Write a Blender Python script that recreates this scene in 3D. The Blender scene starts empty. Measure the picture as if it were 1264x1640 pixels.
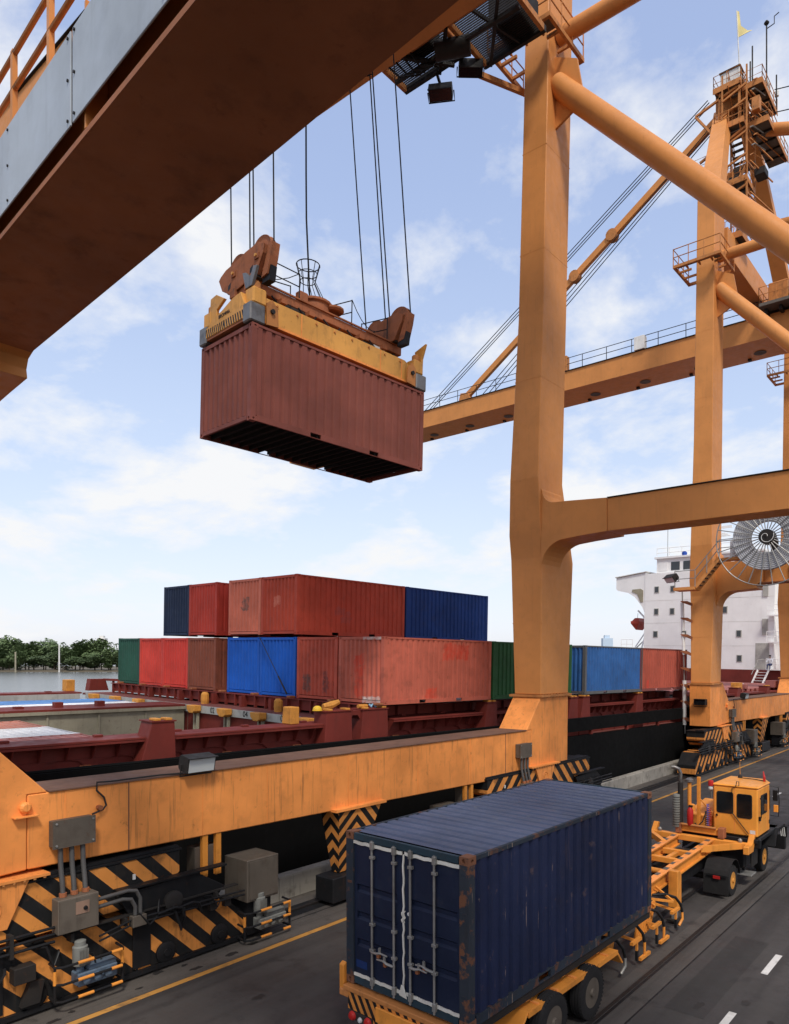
import bpy, bmesh, math, random
from mathutils import Vector, Matrix
random.seed(7)
R = math.radians
scene = bpy.context.scene
COL = scene.collection

# ------------------------------------------------------------------ camera
EYE = Vector((0, 0, 6.15))
YAW = 0.6745                                   # camera looks this far left of the quay (+Y)
FPX = 1158.0                                   # focal length in pixels of the 1264x1640 photograph
cam = bpy.data.cameras.new("camera")
cam_o = bpy.data.objects.new("camera", cam)
COL.objects.link(cam_o)
cam_o.location = EYE
cam_o.rotation_euler = (R(90), 0, YAW)
cam.sensor_fit = 'VERTICAL'
cam.sensor_height = 36.0
cam.lens = FPX / 1640 * 36
cam.shift_x = -(700 - 632) / 1640
cam.shift_y = (1061 - 820) / 1640
cam.clip_end = 6000
scene.camera = cam_o

# ------------------------------------------------------------------ light
SUN_EL, SUN_AZ = 52, 128                       # azimuth clockwise from +Y
w = bpy.data.worlds.new("World")
scene.world = w
w.use_nodes = True
nt = w.node_tree
nt.nodes.clear()
def N(tree, kind, **kw):
    n = tree.nodes.new(kind)
    for k, v in kw.items():
        if k in n.inputs.keys() if isinstance(k, str) else False:
            n.inputs[k].default_value = v
        else:
            setattr(n, k, v)
    return n
wo = N(nt, 'ShaderNodeOutputWorld')
bg = N(nt, 'ShaderNodeBackground')
bg.inputs['Strength'].default_value = 0.14
sky = N(nt, 'ShaderNodeTexSky', sky_type='NISHITA', sun_disc=False, sun_elevation=R(SUN_EL), sun_rotation=R(SUN_AZ), air_density=1.0, dust_density=1.2, ozone_density=1.2)
tc = N(nt, 'ShaderNodeTexCoord')
sep = N(nt, 'ShaderNodeSeparateXYZ')
nt.links.new(tc.outputs['Generated'], sep.inputs[0])
zc = N(nt, 'ShaderNodeMath', operation='MAXIMUM'); zc.inputs[1].default_value = 0.0
nt.links.new(sep.outputs['Z'], zc.inputs[0])
zo = N(nt, 'ShaderNodeMath', operation='ADD'); zo.inputs[1].default_value = 0.30
nt.links.new(zc.outputs[0], zo.inputs[0])
div = N(nt, 'ShaderNodeVectorMath', operation='DIVIDE')
cmb = N(nt, 'ShaderNodeCombineXYZ')
for i in range(3): nt.links.new(zo.outputs[0], cmb.inputs[i])
nt.links.new(tc.outputs['Generated'], div.inputs[0]); nt.links.new(cmb.outputs[0], div.inputs[1])
cn = N(nt, 'ShaderNodeTexNoise'); cn.inputs['Scale'].default_value = 2.15; cn.inputs['Detail'].default_value = 9; cn.inputs['Roughness'].default_value = 0.60; cn.inputs['Distortion'].default_value = 0.15
mp = N(nt, 'ShaderNodeMapping'); mp.inputs['Location'].default_value = (1.2, 4.1, 0.3)
nt.links.new(div.outputs[0], mp.inputs[0]); nt.links.new(mp.outputs[0], cn.inputs['Vector'])
cr = N(nt, 'ShaderNodeValToRGB')
cr.color_ramp.elements[0].position = 0.49; cr.color_ramp.elements[0].color = (0, 0, 0, 1)
cr.color_ramp.elements[1].position = 0.63; cr.color_ramp.elements[1].color = (1, 1, 1, 1)
nt.links.new(cn.outputs['Fac'], cr.inputs[0])
# thin veil that thickens towards the horizon
hz = N(nt, 'ShaderNodeMapRange'); hz.inputs['From Min'].default_value = 0.0; hz.inputs['From Max'].default_value = 0.55; hz.inputs['To Min'].default_value = 0.30; hz.inputs['To Max'].default_value = 0.16
nt.links.new(zc.outputs[0], hz.inputs['Value'])
mx = N(nt, 'ShaderNodeMath', operation='MAXIMUM')
cs = N(nt, 'ShaderNodeMath', operation='MULTIPLY_ADD'); cs.inputs[1].default_value = 0.80
nt.links.new(cr.outputs[0], cs.inputs[0]); nt.links.new(hz.outputs[0], cs.inputs[2])
mixc = N(nt, 'ShaderNodeMix', data_type='RGBA'); mixc.clamp_factor = True
CLOUD = (4.85, 4.9, 5.0, 1)
mixc.inputs['B'].default_value = CLOUD
nt.links.new(cs.outputs[0], mixc.inputs['Factor']); gain = N(nt, 'ShaderNodeVectorMath', operation='MULTIPLY'); gain.inputs[1].default_value = (1.95, 1.98, 2.75)
nt.links.new(sky.outputs[0], gain.inputs[0])
# soft shoulder: the bright horizon and sun side stay inside the exposure
k1 = N(nt, 'ShaderNodeVectorMath', operation='SCALE'); k1.inputs['Scale'].default_value = 1 / 8.5
k2 = N(nt, 'ShaderNodeVectorMath', operation='ADD'); k2.inputs[1].default_value = (1, 1, 1)
k3 = N(nt, 'ShaderNodeVectorMath', operation='DIVIDE')
nt.links.new(gain.outputs[0], k1.inputs[0]); nt.links.new(k1.outputs[0], k2.inputs[0])
nt.links.new(gain.outputs[0], k3.inputs[0]); nt.links.new(k2.outputs[0], k3.inputs[1]); nt.links.new(k3.outputs[0], mixc.inputs['A'])
nt.links.new(mixc.outputs['Result'], bg.inputs['Color'])
nt.links.new(bg.outputs[0], wo.inputs[0])

sun = bpy.data.lights.new("sun", 'SUN')
sun.energy = 2.0
sun.angle = R(10)
sun.color = (1.0, 0.95, 0.87)
sun_o = bpy.data.objects.new("sun", sun)
COL.objects.link(sun_o)
sd = Vector((math.sin(R(SUN_AZ)) * math.cos(R(SUN_EL)), math.cos(R(SUN_AZ)) * math.cos(R(SUN_EL)), math.sin(R(SUN_EL))))
sun_o.rotation_euler = sd.to_track_quat('Z', 'Y').to_euler()
sun_o.location = (20, 0, 60)
scene.view_settings.view_transform = 'Standard'
scene.view_settings.look = 'None'
scene.view_settings.gamma = 1
scene.view_settings.exposure = 0.46
scene.view_settings.use_curve_mapping = False
scene.cycles.max_bounces = 6

# ------------------------------------------------------------------ mesh helpers
class MB:
    def __init__(s, off=(0, 0, 0)):
        s.v = []; s.f = []; s.off = Vector(off); s.fn = None
    def add(s, vs, fs):
        b = len(s.v)
        s.v += [Vector(p) for p in vs]
        s.f += [tuple(i + b for i in f) for f in fs]
        return s
    def box(s, x0, y0, z0, x1, y1, z1):
        vs = [(x0, y0, z0), (x1, y0, z0), (x1, y1, z0), (x0, y1, z0), (x0, y0, z1), (x1, y0, z1), (x1, y1, z1), (x0, y1, z1)]
        return s.add(vs, [(0, 3, 2, 1), (4, 5, 6, 7), (0, 1, 5, 4), (1, 2, 6, 5), (2, 3, 7, 6), (3, 0, 4, 7)])
    def beam(s, p0, p1, wd, ht, up=(0, 0, 1)):
        p0 = Vector(p0); p1 = Vector(p1); d = (p1 - p0).normalized(); up = Vector(up)
        if abs(d.dot(up)) > .98: up = Vector((0, 1, 0)) if abs(d.y) < .9 else Vector((1, 0, 0))
        r = d.cross(up).normalized(); u = r.cross(d)
        vs = [p + r * a * wd / 2 + u * b * ht / 2 for p in (p0, p1) for a, b in ((-1, -1), (1, -1), (1, 1), (-1, 1))]
        return s.add(vs, [(0, 1, 2, 3), (7, 6, 5, 4), (0, 4, 5, 1), (1, 5, 6, 2), (2, 6, 7, 3), (3, 7, 4, 0)])
    def tube(s, pts, r, n=8, cap=True, closed=False):
        pts = [Vector(p) for p in pts]; m = len(pts); rings = []
        prev = None
        for i, p in enumerate(pts):
            if closed: d = pts[(i + 1) % m] - pts[i - 1]
            else: d = pts[min(i + 1, m - 1)] - pts[max(i - 1, 0)]
            d.normalize()
            if prev is None:
                a = Vector((0, 0, 1)) if abs(d.z) < .9 else Vector((1, 0, 0))
                u = d.cross(a).normalized()
            else:
                u = (prev - d * prev.dot(d))
                u = u.normalized() if u.length > 1e-6 else d.orthogonal().normalized()
            prev = u; v = d.cross(u)
            rr = r[i] if isinstance(r, (list, tuple)) else r
            rings.append([p + (u * math.cos(2 * math.pi * k / n) + v * math.sin(2 * math.pi * k / n)) * rr for k in range(n)])
        vs = [q for g in rings for q in g]; fs = []
        for i in range(m if closed else m - 1):
            j = (i + 1) % m
            for k in range(n):
                fs.append((i * n + k, i * n + (k + 1) % n, j * n + (k + 1) % n, j * n + k))
        if cap and not closed:
            fs.append(tuple(range(n - 1, -1, -1))); fs.append(tuple((m - 1) * n + k for k in range(n)))
        return s.add(vs, fs)
    def prism(s, poly, axis, a0, a1):
        def P(p, a):
            return (a, p[0], p[1]) if axis == 'x' else (p[0], a, p[1]) if axis == 'y' else (p[0], p[1], a)
        n = len(poly)
        vs = [P(p, a0) for p in poly] + [P(p, a1) for p in poly]
        fs = [tuple(range(n)), tuple(range(2 * n - 1, n - 1, -1))] + [(i, i + n, (i + 1) % n + n, (i + 1) % n) for i in range(n)]
        return s.add(vs, fs)
    def lathe(s, prof, c, axis, n=16, cap=True):
        c = Vector(c); ax = {'x': (Vector((1, 0, 0)), Vector((0, 1, 0)), Vector((0, 0, 1))), 'y': (Vector((0, 1, 0)), Vector((0, 0, 1)), Vector((1, 0, 0))), 'z': (Vector((0, 0, 1)), Vector((1, 0, 0)), Vector((0, 1, 0)))}[axis]
        vs = []; fs = []
        for (r, h) in prof:
            for k in range(n):
                a = 2 * math.pi * k / n
                vs.append(c + ax[0] * h + (ax[1] * math.cos(a) + ax[2] * math.sin(a)) * r)
        for i in range(len(prof) - 1):
            for k in range(n):
                fs.append((i * n + k, i * n + (k + 1) % n, (i + 1) * n + (k + 1) % n, (i + 1) * n + k))
        if cap: fs.append(tuple(range(n - 1, -1, -1))); fs.append(tuple((len(prof) - 1) * n + k for k in range(n)))
        return s.add(vs, fs)
    def mesh(s, name, smooth=False):
        vs = [p - s.off for p in s.v]
        if s.fn: vs = [Vector(s.fn(p)) - s.off for p in s.v]
        me = bpy.data.meshes.new(name)
        me.from_pydata([tuple(p) for p in vs], [], s.f)
        bm = bmesh.new(); bm.from_mesh(me)
        bmesh.ops.recalc_face_normals(bm, faces=bm.faces)
        bm.to_mesh(me); bm.free()
        if smooth:
            me.polygons.foreach_set('use_smooth', [True] * len(me.polygons))
            try: me.set_sharp_from_angle(angle=R(38))
            except Exception: pass
        return me
    def build(s, name, mat, parent=None, smooth=False, bevel=0):
        me = s.mesh(name, smooth)
        me.materials.append(mat)
        o = bpy.data.objects.new(name, me); COL.objects.link(o)
        if parent is not None: o.parent = parent
        if bevel:
            b = o.modifiers.new('bevel', 'BEVEL'); b.width = bevel; b.segments = 1; b.limit_method = 'ANGLE'; b.angle_limit = R(40)
        return o
def arc(cx, cz, r, a0, a1, n=6):
    return [(cx + r * math.cos(R(a0 + (a1 - a0) * i / n)), cz + r * math.sin(R(a0 + (a1 - a0) * i / n))) for i in range(n + 1)]
def tag(o, label=None, cat=None, group=None, kind=None):
    for k, v in (('label', label), ('category', cat), ('group', group), ('kind', kind)):
        if v: o[k] = v
    return o
def thing(name, label, cat, loc=(0, 0, 0), mat=None, group=None):
    o = bpy.data.objects.new(name, None); COL.objects.link(o)
    o.empty_display_size = .3
    if mat is not None: o.matrix_world = Matrix.Translation(Vector(loc)) @ mat.to_4x4()
    else: o.location = loc
    return tag(o, label, cat, group)
def copy_tree(o, parent=None):
    c = o.copy(); COL.objects.link(c)
    if parent is not None: c.parent = parent
    for ch in list(o.children): copy_tree(ch, c)
    return c
def share(o, parent, loc=(0, 0, 0), name=None):
    c = o.copy(); COL.objects.link(c); c.parent = parent; c.location = loc
    return c
def rot3(a, b, c):
    return Matrix.Rotation(R(a), 3, 'Z') @ Matrix.Rotation(R(b), 3, 'X') @ Matrix.Rotation(R(c), 3, 'Y')
FWD = Vector((-math.sin(YAW), math.cos(YAW), 0)); RGT = Vector((math.cos(YAW), math.sin(YAW), 0))
def far_point(u, depth, z=0.0):
    p = EYE + FWD * depth + RGT * depth * (u - 700) / FPX
    return Vector((p.x, p.y, z))

# ------------------------------------------------------------------ materials
def srgb(r, g, b):
    f = lambda c: (c / 255 / 12.92) if c / 255 <= .04045 else ((c / 255 + .055) / 1.055) ** 2.4
    return (f(r), f(g), f(b), 1)
def link(t, a, b): t.links.new(a, b)
def noise(t, vec, scale, detail=5, rough=.55):
    n = t.nodes.new('ShaderNodeTexNoise'); n.inputs['Scale'].default_value = scale; n.inputs['Detail'].default_value = detail; n.inputs['Roughness'].default_value = rough
    if vec is not None: link(t, vec, n.inputs['Vector'])
    return n.outputs['Fac']
def ramp(t, fac, p0, p1, v0=0., v1=1.):
    m = t.nodes.new('ShaderNodeMapRange'); m.inputs['From Min'].default_value = p0; m.inputs['From Max'].default_value = p1
    m.inputs['To Min'].default_value = v0; m.inputs['To Max'].default_value = v1; m.clamp = True
    link(t, fac, m.inputs['Value']); return m.outputs[0]
def mixrgb(t, fac, a, b, mode='MIX'):
    m = t.nodes.new('ShaderNodeMix'); m.data_type = 'RGBA'; m.blend_type = mode
    if isinstance(fac, (int, float)): m.inputs['Factor'].default_value = fac
    else: link(t, fac, m.inputs['Factor'])
    for s, v in (('A', a), ('B', b)):
        if isinstance(v, tuple): m.inputs[s].default_value = v
        else: link(t, v, m.inputs[s])
    return m.outputs['Result']
def math_(t, op, a, b=None, c=None):
    m = t.nodes.new('ShaderNodeMath'); m.operation = op
    for i, v in enumerate((a, b, c)):
        if v is None: continue
        if isinstance(v, (int, float)): m.inputs[i].default_value = v
        else: link(t, v, m.inputs[i])
    return m.outputs[0]
def mapping(t, vec, scale=(1, 1, 1), loc=(0, 0, 0)):
    m = t.nodes.new('ShaderNodeMapping'); m.inputs['Scale'].default_value = scale; m.inputs['Location'].default_value = loc
    link(t, vec, m.inputs['Vector']); return m.outputs[0]
DIRT = (.035, .026, .02, 1); RUST = (.10, .035, .014, 1)
def base_mat(name, rough=.5, metal=0., spec=.5):
    m = bpy.data.materials.new(name); m.use_nodes = True
    t = m.node_tree; b = t.nodes['Principled BSDF']
    b.inputs['Roughness'].default_value = rough; b.inputs['Metallic'].default_value = metal
    b.inputs['Specular IOR Level'].default_value = spec
    return m, t, b
def paint(name, col, rough=.5, var=.14, dirt=.3, rust=.25, streak=.35, sscale=3.0, seed=0, metal=0., spec=.22, bump=.06, patches=(), stripes=None, dirtcol=DIRT, rustcol=RUST, scratch=0., rscale=5., rlo=.62):
    m, t, b = base_mat(name, rough, metal, spec)
    tc = t.nodes.new('ShaderNodeTexCoord').outputs['Object']
    v = mapping(t, tc, (1, 1, 1), (seed * 3.7, seed * 1.9, seed * 2.3))
    big = noise(t, v, .8, 6)
    c0 = tuple(c * (1 - var) for c in col[:3]) + (1,); c1 = tuple(min(1, c * (1 + var)) for c in col[:3]) + (1,)
    c = mixrgb(t, ramp(t, big, .35, .65), c0, c1)
    if stripes: c = stripes(t, tc, c)
    for (ax, lo, hi, z0, z1, pc, face) in patches:
        s = t.nodes.new('ShaderNodeSeparateXYZ'); link(t, tc, s.inputs[0])
        k = s.outputs[{'x': 0, 'y': 1}[ax]]; z = s.outputs[2]
        wob = math_(t, 'MULTIPLY_ADD', noise(t, v, 5, 5), .5, -.25)
        kk = math_(t, 'ADD', k, wob); zz = math_(t, 'ADD', z, wob)
        f = math_(t, 'MULTIPLY', math_(t, 'MULTIPLY', math_(t, 'GREATER_THAN', kk, lo), math_(t, 'LESS_THAN', kk, hi)), math_(t, 'MULTIPLY', math_(t, 'GREATER_THAN', zz, z0), math_(t, 'LESS_THAN', zz, z1)))
        o = s.outputs[{'x': 1, 'y': 0}[ax]]
        f = math_(t, 'MULTIPLY', f, math_(t, 'LESS_THAN', o, .12) if face == 'lo' else math_(t, 'GREATER_THAN', o, 2.3))
        c = mixrgb(t, math_(t, 'MULTIPLY', f, ramp(t, noise(t, v, 6, 6), .35, .6, .25, .85)), c, pc)
    if streak:
        vs = mapping(t, tc, (sscale, sscale, sscale * .07), (seed, seed * .7, 0))
        st = ramp(t, noise(t, vs, 2.2, 6, .6), .56, .74, 0, streak)
        c = mixrgb(t, st, c, dirtcol)
    if dirt:
        c = mixrgb(t, ramp(t, noise(t, v, 2.6, 8, .62), .52, .72, 0, dirt), c, dirtcol)
    if rust:
        c = mixrgb(t, ramp(t, noise(t, v, rscale, 9, .68), rlo, rlo + .07, 0, rust), c, rustcol)
        vs2 = mapping(t, tc, (1.3, 1.3, .12), (seed * 2, 0, 0))
        c = mixrgb(t, ramp(t, noise(t, vs2, 6, 7, .6), .63, .76, 0, rust * .8), c, rustcol)
    if scratch:
        vs3 = mapping(t, tc, (14, 14, .5), (seed, 2, 0))
        f = math_(t, 'MULTIPLY', ramp(t, noise(t, vs3, 1.5, 4, .6), .66, .70), ramp(t, noise(t, v, 3.2, 5), .5, .56, 0, scratch))
        c = mixrgb(t, f, c, (.35, .25, .19, 1))
    link(t, c, b.inputs['Base Color'])
    rr = ramp(t, noise(t, v, 4, 5), .3, .7, max(.05, rough - .1), min(1, rough + .15))
    link(t, rr, b.inputs['Roughness'])
    if bump:
        bp = t.nodes.new('ShaderNodeBump'); bp.inputs['Strength'].default_value = bump; bp.inputs['Distance'].default_value = .02
        link(t, noise(t, v, 14, 6), bp.inputs['Height']); link(t, bp.outputs[0], b.inputs['Normal'])
    return m
def hazard(period, slope, mirror=None, duty=.5, black=(.012, .012, .012, 1), axis=1):
    def f(t, tc, c):
        s = t.nodes.new('ShaderNodeSeparateXYZ'); link(t, tc, s.inputs[0])
        y = s.outputs[axis]
        if mirror is not None: y = math_(t, 'ABSOLUTE', math_(t, 'SUBTRACT', y, mirror))
        k = math_(t, 'MULTIPLY_ADD', s.outputs[2], slope, y)
        k = math_(t, 'FRACT', math_(t, 'DIVIDE', math_(t, 'ADD', k, 100 * period), period))
        return mixrgb(t, math_(t, 'LESS_THAN', k, duty), c, black)
    return f
ORANGE = (.63, .255, .072, 1)
M = {}
M['orange'] = paint('crane_orange_paint', ORANGE, rough=.5, var=.07, dirt=.07, rust=.16, streak=.10)
M['flange_brown'] = paint('brown_flange_paint', (.33, .125, .055, 1), rough=.65, dirt=.4, rust=.3, streak=0, seed=4)  # bottom flange, darker and browner than the orange beam above it
M['orange_dirty'] = paint('sill_orange_paint', (.80, .285, .07, 1), rough=.5, dirt=.2, rust=.32, streak=.48, sscale=5, seed=3)
M['orange_rusty'] = paint('tower_orange_paint', (.50, .20, .06, 1), rough=.6, dirt=.5, rust=.6, streak=.4, seed=5)
M['vehicle_orange'] = paint('vehicle_orange_paint', (.72, .27, .045, 1), rough=.42, dirt=.3, rust=.2, streak=.2, seed=9)
M['cab_yellow'] = paint('cab_yellow_orange_paint', (.80, .315, .05, 1), rough=.35, dirt=.1, rust=.06, streak=.1, seed=11)
M['spreader_yellow'] = paint('spreader_yellow_paint', (.66, .32, .075, 1), rough=.5, dirt=.35, rust=.3, streak=.35, seed=13)
M['head_rust'] = paint('rusty_headblock_paint', (.33, .115, .05, 1), rough=.7, dirt=.6, rust=.7, streak=.5, seed=15)
M['dark_steel'] = paint('dark_steel', (.025, .022, .02, 1), rough=.6, dirt=.3, rust=.35, streak=.1, seed=17)
M['black'] = paint('black_paint', (.012, .012, .013, 1), rough=.5, dirt=.2, rust=.2, streak=.1, seed=19)
M['rubber'] = paint('rubber', (.018, .017, .017, 1), rough=.85, dirt=.2, rust=0, streak=0, seed=21, dirtcol=(.06, .055, .05, 1), bump=.1)
M['bare_metal'] = paint('worn_bare_metal', (.21, .20, .19, 1), rough=.4, metal=.7, dirt=.6, rust=.3, streak=.5, seed=23)
M['box_grey'] = paint('stainless_box', (.135, .112, .088, 1), rough=.5, metal=.25, dirt=.45, rust=.35, streak=.45, seed=25, dirtcol=(.06, .045, .035, 1))
M['brown_top'] = paint('rusty_beam_top', (.16, .085, .055, 1), rough=.8, dirt=.5, rust=.4, streak=0, seed=27, dirtcol=(.05, .035, .03, 1))
M['kick_grey'] = paint('kick_panel_grey', (.40, .44, .48, 1), rough=.5, dirt=.1, rust=.05, streak=.12, seed=29)
M['hazard_big'] = paint('hazard_stripes_big', (.66, .25, .055, 1), rough=.6, dirt=.62, rust=.35, streak=.55, sscale=5, seed=31, stripes=hazard(.62, 1.0, mirror=0))
M['hazard_chev'] = paint('hazard_chevrons', (.62, .24, .055, 1), rough=.55, dirt=.35, rust=.25, streak=.2, seed=33, stripes=hazard(.40, 1.0, mirror=0))
M['hazard_end'] = paint('hazard_end', (.62, .24, .055, 1), rough=.55, dirt=.35, rust=.25, seed=34, stripes=hazard(.40, 1.0, mirror=0, axis=0))
M['hazard_rear'] = paint('hazard_rear', (.66, .25, .055, 1), rough=.5, dirt=.35, rust=.2, seed=35, stripes=hazard(.16, .6, axis=0))
M['ship_red'] = paint('ship_red_oxide', (.175, .030, .022, 1), rough=.6, spec=.2, dirt=.2, rust=.25, streak=.25, seed=37)
M['deck_red'] = paint('deck_red', (.17, .055, .045, 1), rough=.8, dirt=.35, rust=.3, streak=0, seed=39)
M['deck_pink'] = paint('deck_faded_red', (.36, .13, .11, 1), rough=.8, dirt=.2, rust=.2, streak=0, seed=41)
M['ship_black'] = paint('hull_black', (.006, .006, .006, 1), rough=.8, dirt=.15, rust=.05, streak=.25, seed=43, dirtcol=(.012, .011, .011, 1), spec=.08)
M['ship_white'] = paint('ship_white', (.86, .85, .83, 1), rough=.4, var=.04, dirt=.05, rust=.12, streak=.10, sscale=2, seed=45, rustcol=(.4, .22, .12, 1), dirtcol=(.45, .4, .34, 1))
M['hold_beige'] = paint('hold_beige', (.33, .30, .215, 1), rough=.7, dirt=.3, rust=.5, streak=.4, seed=47, dirtcol=(.14, .11, .08, 1))
M['plate_grey'] = paint('coaming_grey', (.42, .41, .37, 1), rough=.7, dirt=.3, rust=.4, streak=.3, seed=49)
M['cone_yellow'] = paint('cell_guide_yellow', (.62, .27, .05, 1), rough=.6, dirt=.45, rust=.8, streak=.3, seed=51, rscale=8.)
M['concrete'] = paint('old_concrete', (.30, .275, .235, 1), rough=.9, dirt=.6, rust=.1, streak=.65, sscale=4, seed=53, bump=.3)
M['rail_steel'] = paint('rail_steel', (.035, .03, .028, 1), rough=.5, metal=.5, dirt=.4, rust=.4, streak=0, seed=55)
M['pipe_grey'] = paint('grey_conduit', (.10, .095, .09, 1), rough=.5, metal=.3, dirt=.3, rust=.2, streak=.1, seed=57)
M['white_paint'] = paint('white_paint', (.72, .70, .66, 1), rough=.55, dirt=.2, rust=.25, streak=.3, seed=59)
M['line_white'] = paint('road_line_white', (.62, .60, .57, 1), rough=.8, dirt=.6, rust=0, streak=0, seed=61, dirtcol=(.12, .11, .1, 1))
M['line_yellow'] = paint('road_line_yellow', (.44, .215, .05, 1), rough=.8, dirt=.7, rust=0, streak=0, seed=63, dirtcol=(.10, .07, .045, 1))
M['gasket'] = paint('white_gasket', (.66, .63, .56, 1), rough=.6, dirt=.25, rust=.1, streak=.1, seed=65)
M['galv'] = paint('galvanised_rod', (.30, .29, .27, 1), rough=.45, metal=.5, dirt=.35, rust=.4, streak=.2, seed=67)
M['grating'] = paint('platform_plate', (.13, .115, .10, 1), rough=.7, dirt=.4, rust=.4, streak=0, seed=69)
M['name_tan'] = paint('tan_name_plate', (.27, .17, .12, 1), rough=.6, dirt=.3, rust=.2, seed=98)
M['patch_blue'] = paint('door_blue_patch', (.012, .035, .13, 1), rough=.5, dirt=.3, rust=.1, streak=0, seed=84)
M['blue_pump'] = paint('blue_grey_pump', (.10, .14, .19, 1), rough=.5, dirt=.9, rust=.3, streak=.2, seed=71)
M['grey_motor'] = paint('grey_motor', (.20, .20, .18, 1), rough=.6, dirt=.5, rust=.4, streak=.3, seed=73)
M['red_bright'] = paint('red_enamel', (.42, .02, .018, 1), rough=.35, dirt=.2, rust=.05, streak=0, seed=75)
M['lifeboat_red'] = paint('lifeboat_red', (.36, .05, .03, 1), rough=.4, dirt=.1, rust=.1, streak=.1, seed=77)
M['yellow'] = paint('bright_yellow', (.78, .48, .04, 1), rough=.4, dirt=.1, rust=.05, streak=0, seed=79)
M['flag'] = paint('faded_flag', (.72, .60, .27, 1), rough=.9, dirt=.1, rust=0, streak=0, seed=80)
M['rope_blue'] = paint('blue_rope', (.25, .45, .6, 1), rough=.9, dirt=.2, rust=0, streak=0, seed=81)
M['blue_plain'] = paint('blue_drum', (.03, .09, .42, 1), rough=.5, dirt=.1, rust=.05, streak=0, seed=83)
M['cable_grey'] = paint('grey_cable', (.46, .46, .47, 1), rough=.65, dirt=.2, rust=0, streak=0, seed=85)
M['floor_dark'] = paint('container_underside', (.014, .012, .011, 1), rough=.8, dirt=.2, rust=.25, streak=0, seed=87)
M['rust_edge'] = paint('rusty_frame', (.024, .032, .044, 1), rough=.8, dirt=.35, rust=.75, streak=.4, seed=89, rustcol=(.13, .055, .03, 1), rscale=4.5, scratch=.9, rlo=.54)
M['rust_cast'] = paint('rusty_casting', (.030, .034, .04, 1), rough=.85, dirt=.3, rust=.95, streak=.2, seed=90, rustcol=(.20, .085, .045, 1), rscale=5., rlo=.42)
M['rust_post'] = paint('rusty_post', (.030, .036, .046, 1), rough=.85, dirt=.3, rust=.95, streak=.3, seed=97, rustcol=(.17, .072, .038, 1), rscale=4., rlo=.51, scratch=1.)
m, t, b = base_mat('dark_glass', .08, 0, .6); b.inputs['Base Color'].default_value = (.008, .009, .01, 1); M['glass'] = m
m, t, b = base_mat('window_glass', .1, 0, .6); b.inputs['Base Color'].default_value = (.03, .035, .04, 1); M['ship_glass'] = m
m, t, b = base_mat('lamp_reflector', .2, .15, .6); b.inputs['Base Color'].default_value = (.62, .64, .62, 1)
bp = t.nodes.new('ShaderNodeBump'); bp.inputs['Strength'].default_value = .6
link(t, noise(t, t.nodes.new('ShaderNodeTexCoord').outputs['Object'], 14, 3), bp.inputs['Height']); link(t, bp.outputs[0], b.inputs['Normal']); M['lamp_face'] = m
m, t, b = base_mat('skin', .6); b.inputs['Base Color'].default_value = (.28, .15, .09, 1); M['skin'] = m
m, t, b = base_mat('cloth_white', .9); b.inputs['Base Color'].default_value = (.65, .66, .68, 1); M['cloth_white'] = m
m, t, b = base_mat('cloth_navy', .9); b.inputs['Base Color'].default_value = (.02, .03, .09, 1); M['cloth_navy'] = m
m, t, b = base_mat('black_hair', .7); b.inputs['Base Color'].default_value = (.01, .009, .008, 1); M['hair'] = m

def ground_mat(name, col, dark, scale=1.0, lanes=False):
    m, t, b = base_mat(name, .8, 0, .35)
    tc = t.nodes.new('ShaderNodeTexCoord').outputs['Object']
    v = mapping(t, tc)
    c = mixrgb(t, ramp(t, noise(t, v, .35 * scale, 7, .6), .35, .65), tuple(x * .78 for x in col[:3]) + (1,), tuple(x * 1.2 for x in col[:3]) + (1,))
    along = mapping(t, tc, (1.6, .06, 1))            # tyre tracks run along the quay
    c = mixrgb(t, ramp(t, noise(t, along, 1.4, 5, .6), .44, .66, 0, .8), c, dark)
    c = mixrgb(t, ramp(t, noise(t, v, 1.8, 8, .65), .56, .66, 0, .8), c, dark)
    c = mixrgb(t, ramp(t, noise(t, v, 60, 4, .7), .35, .7, 0, .35), c, tuple(min(1, x * 1.7) for x in col[:3]) + (1,))
    vo = t.nodes.new('ShaderNodeTexVoronoi'); vo.inputs['Scale'].default_value = .9; link(t, mapping(t, tc, (1, .8, 1)), vo.inputs['Vector'])
    c = mixrgb(t, ramp(t, vo.outputs['Distance'], .07, .045, 0, .75), c, (.012, .011, .011, 1))
    link(t, c, b.inputs['Base Color'])
    link(t, ramp(t, noise(t, v, 1.1, 6), .35, .65, .55, .9), b.inputs['Roughness'])
    bp = t.nodes.new('ShaderNodeBump'); bp.inputs['Strength'].default_value = .35; bp.inputs['Distance'].default_value = .01
    link(t, noise(t, v, 70, 6, .7), bp.inputs['Height']); link(t, bp.outputs[0], b.inputs['Normal'])
    return m
M['asphalt'] = ground_mat('asphalt', (.050, .045, .042, 1), (.024, .021, .020, 1))
M['apron'] = ground_mat('quay_apron_concrete', (.088, .076, .065, 1), (.026, .022, .020, 1))
M['track_strip'] = ground_mat('track_concrete', (.068, .060, .054, 1), (.020, .018, .017, 1))
m, t, b = base_mat('river_water', .22, 0, .5); b.inputs['Base Color'].default_value = (.115, .11, .095, 1); b.inputs['IOR'].default_value = 1.33
v = mapping(t, t.nodes.new('ShaderNodeTexCoord').outputs['Object'], (.35, .35, 1))
bp = t.nodes.new('ShaderNodeBump'); bp.inputs['Strength'].default_value = .10; bp.inputs['Distance'].default_value = .4
link(t, noise(t, v, .9, 6, .6), bp.inputs['Height']); link(t, bp.outputs[0], b.inputs['Normal']); M['water'] = m
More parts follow.
